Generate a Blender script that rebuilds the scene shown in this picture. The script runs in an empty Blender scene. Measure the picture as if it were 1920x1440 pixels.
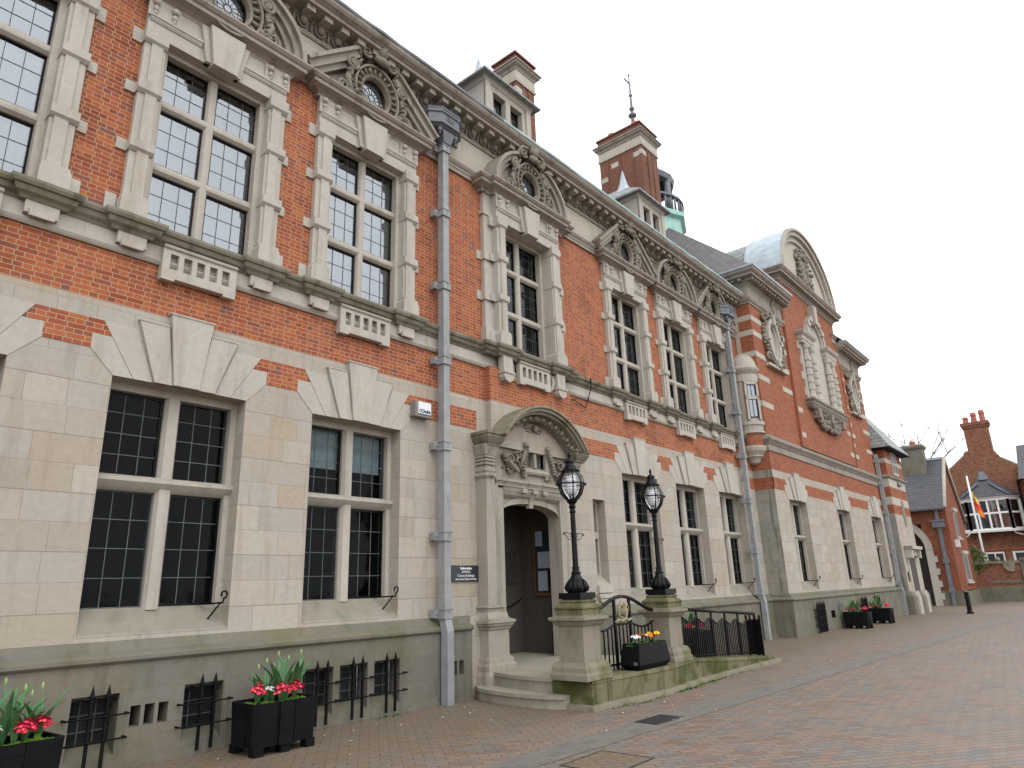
import bpy, math, random
from mathutils import Vector, Matrix
random.seed(7)
R = math.radians
sc = bpy.context.scene
COL = sc.collection

# ---------------------------------------------------------------- camera
FPX = 1287.31                       # focal length in pixels of the 1920 px wide photograph
Rm = Matrix(((0.648, 0, 0), (0, 0, 0), (0, 0, 0)))
vh = Vector((2104 - 960, 1066 - 720, FPX)).normalized()      # wall direction seen in camera space (x right, y down, z forward)
vz = Vector((818 - 960, -3600 - 720, FPX)).normalized()      # straight up
vy = vz.cross(vh)
if vy.z < 0: vy = -vy
# rows: camera axes expressed in world coordinates
cx = Vector((vh.x, vy.x, vz.x)); cyd = Vector((vh.y, vy.y, vz.y)); cz = Vector((vh.z, vy.z, vz.z))
cam_d = bpy.data.cameras.new("camera"); cam = bpy.data.objects.new("camera", cam_d); COL.objects.link(cam)
cam_d.sensor_fit = 'HORIZONTAL'; cam_d.sensor_width = 36.0; cam_d.lens = 36.0 * FPX / 1920.0
cam_d.clip_start = 0.1; cam_d.clip_end = 3000
m = Matrix.Identity(4)
for i in range(3):
    m[i][0] = cx[i]; m[i][1] = -cyd[i]; m[i][2] = -cz[i]
m = m.to_3x3().to_quaternion().to_matrix().to_4x4()
m.translation = Vector((0, -8.12, 1.6))
cam.matrix_world = m
sc.camera = cam

# ---------------------------------------------------------------- sky, sun, exposure
SUN_EL, SUN_AZ = 52, 205            # degrees; azimuth clockwise from +Y
w = bpy.data.worlds.new("World"); sc.world = w; w.use_nodes = True
nt = w.node_tree; nt.nodes.clear()
sky = nt.nodes.new('ShaderNodeTexSky'); sky.sky_type = 'NISHITA'; sky.sun_disc = False
sky.sun_elevation = R(SUN_EL); sky.sun_rotation = R(SUN_AZ); sky.air_density = 1.0; sky.dust_density = 3.0
hs = nt.nodes.new('ShaderNodeHueSaturation'); hs.inputs['Saturation'].default_value = 0.06
cl = nt.nodes.new('ShaderNodeMix'); cl.data_type = 'RGBA'; cl.inputs[0].default_value = 0.8
cl.inputs[7].default_value = (13.6, 13.9, 14.4, 1)           # even cloud layer over the sky
tc = nt.nodes.new('ShaderNodeTexCoord'); ns = nt.nodes.new('ShaderNodeTexNoise'); ns.inputs['Scale'].default_value = 2.2; ns.inputs['Detail'].default_value = 4
mr = nt.nodes.new('ShaderNodeMapRange'); mr.inputs[1].default_value = .3; mr.inputs[2].default_value = .7; mr.inputs[3].default_value = .9; mr.inputs[4].default_value = 1.1
mu = nt.nodes.new('ShaderNodeMix'); mu.data_type = 'RGBA'; mu.blend_type = 'MULTIPLY'; mu.inputs[0].default_value = 1
bg = nt.nodes.new('ShaderNodeBackground'); bg.inputs[1].default_value = 0.132
ow = nt.nodes.new('ShaderNodeOutputWorld')
L = nt.links.new
L(sky.outputs[0], hs.inputs['Color']); L(hs.outputs[0], cl.inputs[6]); L(tc.outputs['Generated'], ns.inputs['Vector'])
L(ns.outputs[0], mr.inputs[0]); L(cl.outputs[2], mu.inputs[6]); L(mr.outputs[0], mu.inputs[7]); L(mu.outputs[2], bg.inputs[0]); L(bg.outputs[0], ow.inputs[0])
sd = bpy.data.lights.new("sun", 'SUN'); sun = bpy.data.objects.new("sun", sd); COL.objects.link(sun)
sd.energy = 0.7; sd.angle = R(25); sd.color = (1, .97, .92)
dirv = Vector((math.sin(R(SUN_AZ)) * math.cos(R(SUN_EL)), math.cos(R(SUN_AZ)) * math.cos(R(SUN_EL)), math.sin(R(SUN_EL))))
sun.rotation_euler = dirv.to_track_quat('Z', 'Y').to_euler()
sun.location = (0, -10, 30)
sc.view_settings.view_transform = 'Standard'; sc.view_settings.look = 'None'
sc.view_settings.exposure = 0.18; sc.view_settings.gamma = 1.0; sc.view_settings.use_curve_mapping = False
try:
    sc.cycles.max_bounces = 8; sc.cycles.transparent_max_bounces = 12; sc.cycles.caustics_reflective = False; sc.cycles.caustics_refractive = False
except Exception: pass

# ================================================================ materials
class NB:
    def __init__(s, name):
        s.m = bpy.data.materials.new(name); s.m.use_nodes = True; s.t = s.m.node_tree; s.t.nodes.clear()
        s.out = s.n('ShaderNodeOutputMaterial'); s.b = s.n('ShaderNodeBsdfPrincipled'); s.l(s.b.outputs[0], s.out.inputs[0])
    def n(s, k, **kw):
        x = s.t.nodes.new(k)
        for a, v in kw.items(): setattr(x, a, v)
        return x
    def l(s, a, b): s.t.links.new(a, b)
    def obj(s):
        if not hasattr(s, '_tc'): s._tc = s.n('ShaderNodeTexCoord')
        return s._tc.outputs['Object']
    def math(s, op, a, b=None, c=None):
        x = s.n('ShaderNodeMath', operation=op)
        for i, v in enumerate((a, b, c)):
            if v is None: continue
            if isinstance(v, (int, float)): x.inputs[i].default_value = v
            else: s.l(v, x.inputs[i])
        return x.outputs[0]
    def mapping(s, vec, scale=(1, 1, 1), rot=(0, 0, 0), loc=(0, 0, 0)):
        x = s.n('ShaderNodeMapping'); s.l(vec, x.inputs[0]); x.inputs['Scale'].default_value = scale; x.inputs['Rotation'].default_value = rot; x.inputs['Location'].default_value = loc
        return x.outputs[0]
    def noise(s, vec, scale, detail=4, rough=.6):
        x = s.n('ShaderNodeTexNoise'); s.l(vec, x.inputs['Vector']); x.inputs['Scale'].default_value = scale; x.inputs['Detail'].default_value = detail; x.inputs['Roughness'].default_value = rough
        return x.outputs[0]
    def ramp(s, fac, stops, interp='LINEAR'):
        x = s.n('ShaderNodeValToRGB'); s.l(fac, x.inputs[0]); cr = x.color_ramp; cr.interpolation = interp
        while len(cr.elements) < len(stops): cr.elements.new(0.5)
        for e, (p, c) in zip(cr.elements, stops):
            e.position = p; e.color = (*c, 1) if len(c) == 3 else c
        return x.outputs[0]
    def mix(s, fac, a, b, mode='MIX'):
        x = s.n('ShaderNodeMix', data_type='RGBA', blend_type=mode)
        for i, v in ((0, fac), (6, a), (7, b)):
            if isinstance(v, (int, float)): x.inputs[i].default_value = v
            elif isinstance(v, tuple): x.inputs[i].default_value = (*v, 1)
            else: s.l(v, x.inputs[i])
        return x.outputs[2]
    def step(s, fac, lo, hi):
        x = s.n('ShaderNodeMapRange', interpolation_type='SMOOTHSTEP'); s.l(fac, x.inputs[0]); x.inputs[1].default_value = lo; x.inputs[2].default_value = hi
        return x.outputs[0]
    def uv(s):
        """flat coordinates of the face: (x or y, z) on walls, (x, y) on tops"""
        o = s.obj(); a = s.n('ShaderNodeSeparateXYZ'); s.l(o, a.inputs[0]); b = s.n('ShaderNodeSeparateXYZ'); s.l(s._tc.outputs['Normal'], b.inputs[0])
        fx = s.math('GREATER_THAN', s.math('ABSOLUTE', b.outputs[0]), .707); fz = s.math('GREATER_THAN', s.math('ABSOLUTE', b.outputs[2]), .8)
        u = s.math('ADD', s.math('MULTIPLY', a.outputs[0], s.math('SUBTRACT', 1, fx)), s.math('MULTIPLY', a.outputs[1], fx))
        v = s.math('ADD', s.math('MULTIPLY', a.outputs[2], s.math('SUBTRACT', 1, fz)), s.math('MULTIPLY', a.outputs[1], fz))
        c = s.n('ShaderNodeCombineXYZ'); s.l(u, c.inputs[0]); s.l(v, c.inputs[1]); s._sep = a; s._nsep = b
        return c.outputs[0]
    def brick(s, vec, bw, rh, mort, offset=.5, squash=1, sf=2, smooth=.1):
        x = s.n('ShaderNodeTexBrick'); s.l(vec, x.inputs['Vector']); i = x.inputs
        i['Color1'].default_value = (0, 0, 0, 1); i['Color2'].default_value = (1, 1, 1, 1); i['Mortar'].default_value = (.5, .5, .5, 1)
        i['Scale'].default_value = 1; i['Mortar Size'].default_value = mort; i['Mortar Smooth'].default_value = smooth; i['Bias'].default_value = 0
        i['Brick Width'].default_value = bw; i['Row Height'].default_value = rh; x.offset = offset; x.squash = squash; x.squash_frequency = sf
        return x.outputs['Color'], x.outputs['Fac']
    def bump(s, h, strength, dist=.01):
        x = s.n('ShaderNodeBump'); s.l(h, x.inputs['Height']); x.inputs['Strength'].default_value = strength; x.inputs['Distance'].default_value = dist; s.l(x.outputs[0], s.b.inputs['Normal'])
    def fin(s, col, rough=.8, spec=.3, metal=0):
        if isinstance(col, tuple): s.b.inputs['Base Color'].default_value = (*col, 1)
        else: s.l(col, s.b.inputs['Base Color'])
        if isinstance(rough, (int, float)): s.b.inputs['Roughness'].default_value = rough
        else: s.l(rough, s.b.inputs['Roughness'])
        s.b.inputs['Specular IOR Level'].default_value = spec; s.b.inputs['Metallic'].default_value = metal
        return s.m

def mat_brick(name, stops, mortar, bw=.186, rh=.0596, mort=.0042, blotch=(.5, .42, .38), rough=.85, joint=.8):
    k = NB(name); uv = k.uv(); col, fac = k.brick(uv, bw, rh, mort, .25, .5, 2)
    c = k.ramp(col, stops)
    n1 = k.noise(k.obj(), 1.1, 5); n2 = k.noise(k.obj(), 28, 4)
    c = k.mix(k.step(n1, .52, .75), c, k.mix(1, c, blotch, 'MULTIPLY')) if blotch else c
    c = k.mix(.35, c, k.ramp(n2, [(.3, (.55, .5, .5)), (.7, (1.25, 1.25, 1.25))]), 'MULTIPLY')
    n3 = k.noise(k.mapping(k.obj(), (.8, .8, .25)), 2.3, 4)
    c = k.mix(k.math('MULTIPLY', k.step(n3, .55, .8), .12), c, (.5, .42, .35))      # pale lime bloom
    c = k.mix(k.math('MULTIPLY', fac, joint), c, mortar)
    k.bump(k.math('SUBTRACT', k.math('MULTIPLY', n2, .3), fac), .5, .008)
    return k.fin(c, rough, .25)

def mat_stone(name, base, dark, joints=None, green=0.0, streak=.5, top=.5, tint=None, gcol=(.088, .092, .026), gedge=(.4, .68)):
    """sawn sandstone; joints=(block width, course height); green = algae; top = lichen on ledges"""
    k = NB(name); uv = k.uv(); o = k.obj()
    n1 = k.noise(o, .9, 5); n2 = k.noise(o, 14, 5); n3 = k.noise(k.mapping(o, (3.5, 3.5, .35)), 1.6, 5)
    h = n2
    if joints:
        bw, rh = joints
        s = k.n('ShaderNodeSeparateXYZ'); k.l(uv, s.inputs[0])
        v = k.math('ADD', s.outputs[1], k.math('MULTIPLY', k.math('SINE', k.math('MULTIPLY', s.outputs[1], math.pi / rh)), rh * .13))
        cc = k.n('ShaderNodeCombineXYZ'); k.l(s.outputs[0], cc.inputs[0]); k.l(v, cc.inputs[1])
        col, fac = k.brick(cc.outputs[0], bw, rh, .0035, .43, .62, 3, .2)
        c = k.ramp(col, tint)
    else:
        c = k.ramp(n1, [(.3, base), (.7, tuple(x * .86 for x in base))])
    gr = k.noise(k.mapping(o, (1, 1, 3)), 3.0, 6, .7)
    c = k.mix(k.math('MULTIPLY', k.step(gr, .5, .78), .35), c, k.mix(1, c, (.86, .76, .62), 'MULTIPLY'))
    c = k.mix(.5, c, k.ramp(n2, [(.25, (.82, .81, .79)), (.75, (1.12, 1.12, 1.12))]), 'MULTIPLY')
    c = k.mix(k.math('MULTIPLY', k.step(n3, .5, .72), streak), c, k.mix(1, c, dark, 'MULTIPLY'))
    if joints:
        c = k.mix(k.math('MULTIPLY', fac, .5), c, (.17, .13, .10))
    # lichen and grime that settle on ledges
    nz = k._nsep.outputs[2]
    ng = k.noise(o, 7, 5)
    led = k.math('MULTIPLY', k.step(nz, .25, .8), k.math('MULTIPLY', k.math('ADD', .45, k.math('MULTIPLY', k.step(ng, .2, .8), .55)), top))
    c = k.mix(led, c, (.125, .12, .075))
    if green:
        gm = k.noise(o, 1.7, 6, .65)
        f = k.math('MULTIPLY', k.step(gm, *gedge), green)
        c = k.mix(f, c, gcol)
    hh = k.math('ADD', k.math('MULTIPLY', n2, .5), k.math('MULTIPLY', n3, .3))
    if joints: hh = k.math('SUBTRACT', hh, fac)
    k.bump(hh, .35, .008)
    return k.fin(c, .88, .2)

TINT = [(0, (.37, .325, .268)), (.2, (.40, .37, .325)), (.4, (.40, .345, .285)), (.55, (.38, .352, .315)), (.72, (.44, .40, .34)), (.88, (.385, .335, .28)), (1, (.39, .33, .25))]
M = {}
BR = [(0, (.24, .062, .034)), (.2, (.30, .082, .041)), (.45, (.37, .108, .046)), (.62, (.39, .128, .05)), (.8, (.315, .088, .043)), (.92, (.27, .085, .057)), (1, (.185, .08, .066))]
M['brick'] = mat_brick('red_brick', BR, (.44, .34, .21))
M['brick2'] = mat_brick('red_brick_fine', [(0, (.22, .068, .038)), (.5, (.345, .115, .052)), (.8, (.29, .09, .045)), (1, (.20, .07, .05))], (.38, .24, .15), mort=.0035, joint=.65, blotch=(.8, .75, .75))
M['brickchim'] = mat_brick('sooty_brick', [(0, (.145, .062, .043)), (.5, (.21, .088, .055)), (1, (.16, .074, .052))], (.18, .13, .09), joint=.6, blotch=(.62, .58, .55))
M['bricklodge'] = mat_brick('orange_brick', [(0, (.18, .06, .036)), (.5, (.275, .09, .05)), (1, (.21, .068, .042))], (.22, .12, .085), joint=.55, blotch=(.75, .68, .65))
M['brickold'] = mat_brick('old_brick', [(0, (.13, .05, .034)), (.4, (.215, .078, .045)), (.7, (.27, .115, .06)), (1, (.175, .09, .07))], (.22, .165, .12), blotch=(.6, .55, .5))
M['ashlar'] = mat_stone('ashlar', (.43, .385, .32), (.72, .68, .62), (.64, .30), streak=.5, top=.3, tint=TINT)
M['sillgrime'] = mat_stone('grimy_sill', (.33, .305, .26), (.6, .57, .5), streak=.6, top=.55)
M['porchstone'] = mat_stone('porch_stone', (.365, .33, .28), (.50, .47, .42), streak=.75, top=.6)
M['stained'] = mat_stone('stained_ashlar', (.30, .28, .25), (.36, .37, .35), (.64, .30), streak=.95, top=.3, green=.3, tint=[(0, (.31, .29, .25)), (.5, (.27, .265, .245)), (1, (.34, .31, .26))])
M['stone'] = mat_stone('dressed_stone', (.475, .44, .385), (.68, .645, .60), streak=.55, top=.5)
M['frieze'] = mat_stone('frieze_stone', (.47, .435, .37), (.7, .66, .6), (1.5, .42), streak=.35, top=.3, tint=[(0, (.45, .41, .345)), (.5, (.48, .445, .38)), (1, (.43, .395, .335))])
M['carved'] = mat_stone('carved_stone', (.27, .24, .20), (.5, .46, .42), streak=.8, top=.55)
M['cornice'] = mat_stone('cornice_stone', (.335, .30, .26), (.5, .45, .40), streak=.75, top=.8)
M['sillstone'] = mat_stone('weathered_sill_stone', (.25, .225, .18), (.42, .40, .34), green=.35, streak=.85, top=.95)
M['plinth'] = mat_stone('plinth_stone', (.33, .30, .245), (.55, .52, .46), (1.05, .36), green=.35, streak=.6, top=.55,
                        tint=[(0, (.165, .153, .122)), (.4, (.185, .177, .156)), (.7, (.20, .17, .126)), (1, (.157, .155, .142))])
M['mossy'] = mat_stone('mossy_stone', (.185, .165, .10), (.38, .38, .28), green=.9, streak=.85, top=.7, gcol=(.055, .062, .014), gedge=(.42, .6))
M['mossy2'] = mat_stone('damp_stone', (.27, .24, .185), (.48, .46, .38), green=.75, streak=.7, top=.75, gcol=(.10, .10, .035), gedge=(.5, .66))
M['step'] = mat_stone('step_stone', (.34, .315, .255), (.62, .6, .52), green=.12, streak=.3, top=.15)

def simple(name, col, rough=.5, spec=.4, metal=0, var=.15, scale=12, bump=0):
    k = NB(name); n = k.noise(k.obj(), scale, 5)
    c = k.mix(1, col, k.ramp(n, [(.25, (1 - var,) * 3), (.75, (1 + var,) * 3)]), 'MULTIPLY')
    if bump: k.bump(n, bump, .006)
    return k.fin(c, k.math('ADD', k.math('MULTIPLY', n, .2), rough - .1), spec, metal)
M['iron'] = simple('black_iron', (.005, .005, .006), .28, .18, var=.4)
M['ironmatt'] = simple('black_paint', (.006, .006, .007), .55, .12, var=.4)
M['lead'] = simple('grey_lead', (.135, .147, .165), .5, .4, var=.25, scale=6)
M['pipe'] = simple('pipe_paint', (.265, .275, .28), .45, .35, var=.22, scale=5)
M['cames'] = simple('lead_cames', (.07, .075, .08), .5, .4)
M['camesgrey'] = simple('weathered_lead_cames', (.105, .115, .115), .6, .4, var=.3)
M['verd'] = simple('verdigris_copper', (.33, .45, .44), .65, .3, var=.3, scale=3)
M['verd2'] = simple('bright_verdigris', (.33, .55, .49), .65, .3, var=.2, scale=3)
M['ledge'] = simple('lead_flashing', (.40, .47, .52), .5, .4, var=.22, scale=3)
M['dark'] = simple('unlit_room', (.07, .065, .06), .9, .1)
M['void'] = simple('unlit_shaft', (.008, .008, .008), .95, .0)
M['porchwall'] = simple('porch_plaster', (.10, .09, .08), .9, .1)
M['curtain'] = simple('net_curtain', (.80, .82, .84), .9, .1, var=.12, scale=3)
M['blind'] = simple('roller_blind', (.42, .47, .48), .9, .1)
M['terra'] = simple('terracotta', (.36, .12, .085), .75, .2, var=.25)
M['white'] = simple('white_paint', (.72, .72, .70), .5, .4, var=.07)
M['planter'] = simple('dark_plastic', (.006, .0065, .008), .5, .11, var=.25, scale=9)
M['gold'] = simple('faded_gilding', (.27, .24, .14), .5, .5, var=.4, scale=30)
M['wood'] = simple('oak_frame', (.15, .08, .03), .5, .3)
M['paper'] = simple('notice_paper', (.42, .48, .55), .7, .2, var=.1)
M['board'] = simple('notice_back', (.03, .035, .05), .5, .4)
M['sign'] = simple('slate_sign', (.02, .026, .034), .4, .5)
M['letter'] = simple('white_letter', (.75, .76, .76), .6, .2, var=.05)
M['plastic'] = simple('white_plastic', (.70, .72, .72), .4, .4, var=.06)
M['greybox'] = simple('grey_metal_box', (.20, .18, .17), .5, .4)
M['navy'] = simple('navy_letter', (.02, .05, .12), .6, .2)
M['soil'] = simple('dark_soil', (.03, .02, .012), .95, .1)
M['leaf'] = simple('tulip_leaf', (.075, .185, .075), .45, .35, var=.35, scale=7)
M['leaf2'] = simple('primrose_leaf', (.10, .21, .02), .5, .3, var=.4, scale=14)
M['leaf3'] = simple('bushy_leaf', (.045, .125, .035), .5, .3, var=.4, scale=14)
M['bud'] = simple('tulip_bud', (.28, .38, .12), .5, .3, var=.2)
M['crimson'] = simple('crimson_petal', (.60, .015, .085), .55, .25, var=.25, scale=25)
M['yellow'] = simple('yellow_petal', (.75, .42, .015), .55, .25, var=.15, scale=25)
M['orange'] = simple('orange_petal', (.75, .20, .01), .55, .25, var=.2, scale=25)
M['petalw'] = simple('white_petal', (.70, .70, .68), .55, .25, var=.08, scale=25)
M['flagy'] = simple('yellow_cloth', (.72, .52, .07), .8, .1, var=.1)
M['flago'] = simple('orange_cloth', (.70, .20, .05), .8, .1, var=.1)
M['flagr'] = simple('red_cloth', (.62, .07, .05), .8, .1, var=.1)
M['flagg'] = simple('green_cloth', (.12, .32, .10), .8, .1, var=.1)
M['bark'] = simple('grey_bark', (.20, .17, .15), .9, .1, var=.3)
M['ivy'] = simple('ivy_leaf', (.07, .105, .025), .55, .3, var=.4, scale=9)
M['weed'] = simple('weed_leaf', (.08, .15, .03), .6, .2, var=.35, scale=9)
M['litter'] = simple('pale_petal_litter', (.6, .58, .55), .8, .1)
M['drain'] = simple('cast_iron_grid', (.035, .035, .038), .6, .4, var=.3)
M['lampwhite'] = simple('opal_louvre', (.80, .82, .84), .35, .4, var=.03)

def mat_glass(name, ior=1.6, tint=(.92, .96, .97), rough=.02, wav=.25):
    k = NB(name); k.t.nodes.remove(k.b)
    tr = k.n('ShaderNodeBsdfTransparent'); tr.inputs[0].default_value = (*tint, 1)
    gl = k.n('ShaderNodeBsdfGlossy'); gl.inputs['Roughness'].default_value = rough; gl.inputs[0].default_value = (.9, .95, 1, 1)
    fr = k.n('ShaderNodeFresnel'); fr.inputs[0].default_value = ior
    bp = k.n('ShaderNodeBump'); bp.inputs['Strength'].default_value = wav; bp.inputs['Distance'].default_value = .01
    k.l(k.noise(k.obj(), 3.5, 2), bp.inputs['Height']); k.l(bp.outputs[0], gl.inputs['Normal']); k.l(bp.outputs[0], fr.inputs['Normal'])
    mx = k.n('ShaderNodeMixShader'); k.l(fr.outputs[0], mx.inputs[0]); k.l(tr.outputs[0], mx.inputs[1]); k.l(gl.outputs[0], mx.inputs[2]); k.l(mx.outputs[0], k.out.inputs[0])
    return k.m
M['glass'] = mat_glass('leaded_glass', 3.3, (.88, .95, .98), .03, .12)
M['glass2'] = mat_glass('leaded_glass_shaded', 1.45, (.88, .93, .95), .03, .2)
M['glassdark'] = mat_glass('old_dark_glass', 1.2, (.62, .68, .70), .06, .35)
M['globe'] = mat_glass('clear_globe', 1.45, (.97, .98, .99), .01, 0)

def mat_slate(name, a, b, bw=.28, rh=.17):
    k = NB(name); o = k.obj()
    sp = k.n('ShaderNodeSeparateXYZ'); k.l(o, sp.inputs[0]); nn = k.n('ShaderNodeSeparateXYZ'); k.l(k._tc.outputs['Normal'], nn.inputs[0])
    fx = k.math('GREATER_THAN', k.math('ABSOLUTE', nn.outputs[0]), k.math('ABSOLUTE', nn.outputs[1]))
    u = k.math('ADD', k.math('MULTIPLY', sp.outputs[1], fx), k.math('MULTIPLY', sp.outputs[0], k.math('SUBTRACT', 1, fx)))
    c = k.n('ShaderNodeCombineXYZ'); k.l(u, c.inputs[0]); k.l(sp.outputs[2], c.inputs[1])
    col, fac = k.brick(c.outputs[0], bw, rh, .012, .5)
    cc = k.ramp(col, [(0, a), (.5, b), (1, tuple(x * 1.25 for x in a))])
    cc = k.mix(.4, cc, k.ramp(k.noise(o, 5, 5), [(.3, (.7, .7, .7)), (.7, (1.3, 1.3, 1.25))]), 'MULTIPLY')
    cc = k.mix(k.math('MULTIPLY', fac, .7), cc, (.02, .02, .025))
    k.bump(k.math('SUBTRACT', col, k.math('MULTIPLY', fac, 3)), .5, .015)
    return k.fin(cc, .55, .4)
M['slate'] = mat_slate('blue_slate', (.055, .058, .07), (.078, .078, .086))
M['slatepale'] = mat_slate('pale_slate', (.20, .215, .215), (.25, .26, .255))
M['slatebrown'] = mat_slate('weathered_slate', (.088, .08, .078), (.125, .115, .112))

def mat_paving():
    k = NB('brick_paving'); o = k.obj()
    uv = k.mapping(o, (1, 1, 1), (0, 0, R(38)))
    col, fac = k.brick(uv, .215, .105, .0048, .5, 1, 2, .2)
    c = k.ramp(col, [(0, (.165, .112, .082)), (.2, (.215, .145, .105)), (.4, (.205, .16, .128)), (.55, (.15, .148, .142)), (.7, (.235, .158, .115)), (.85, (.19, .165, .14)), (1, (.125, .125, .123))])
    big = k.noise(o, .55, 4)
    blot = k.noise(k.mapping(o, (1, 1, 1), (0, 0, 0), (31, 7, 0)), 1.5, 4)
    c = k.mix(k.math('MULTIPLY', k.step(blot, .54, .68), .45), c, (.150, .148, .145))
    c = k.mix(k.math('MULTIPLY', k.step(big, .45, .62), .25), c, (.205, .172, .14))
    red = k.noise(k.mapping(o, (1, 1, 1), (0, 0, 0), (13, 5, 0)), .8, 4)
    c = k.mix(k.math('MULTIPLY', k.step(red, .52, .7), .3), c, (.21, .128, .088))
    s = k.n('ShaderNodeSeparateXYZ'); k.l(o, s.inputs[0])
    # trodden, stained pavers along the foot of the building
    edge = k.math('ADD', s.outputs[1], k.math('MULTIPLY', k.noise(o, 1.3, 5), 1.4))
    c = k.mix(k.math('MULTIPLY', k.step(edge, -2.4, -.8), .6), c, (.15, .112, .068))
    c = k.mix(.45, c, k.ramp(k.noise(o, 22, 5), [(.3, (.72, .72, .72)), (.7, (1.25, 1.25, 1.25))]), 'MULTIPLY')
    c = k.mix(k.math('MULTIPLY', k.step(k.noise(o, 2.2, 6), .55, .75), .3), c, (.10, .09, .075))
    gum = k.n('ShaderNodeTexVoronoi'); k.l(o, gum.inputs['Vector']); gum.inputs['Scale'].default_value = 2.3
    c = k.mix(k.math('MULTIPLY', k.math('LESS_THAN', gum.outputs['Distance'], .055), .45), c, (.28, .26, .24))
    c = k.mix(k.math('MULTIPLY', fac, .85), c, (.05, .042, .034))
    k.bump(k.math('SUBTRACT', k.math('MULTIPLY', k.noise(o, 40, 3), .3), fac), .4, .006)
    return k.fin(c, k.math('ADD', .45, k.math('MULTIPLY', big, .3)), .35)
M['paving'] = mat_paving()
def mat_strip():
    k = NB('grey_setts'); o = k.obj()
    col, fac = k.brick(k.mapping(o, (1, 1, 1), (0, 0, R(-2.6))), .21, .105, .004, .5, 1, 2, .2)
    c = k.ramp(col, [(0, (.13, .125, .115)), (.5, (.175, .16, .142)), (1, (.15, .14, .126))])
    c = k.mix(k.math('MULTIPLY', k.step(k.noise(o, 1.6, 5), .45, .7), .6), c, (.19, .16, .135))
    c = k.mix(.4, c, k.ramp(k.noise(o, 22, 5), [(.3, (.75, .75, .75)), (.7, (1.2, 1.2, 1.2))]), 'MULTIPLY')
    c = k.mix(k.math('MULTIPLY', fac, .6), c, (.07, .065, .06))
    k.bump(fac, -.3, .006)
    return k.fin(c, .6, .35)
M['strip'] = mat_strip()

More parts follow.
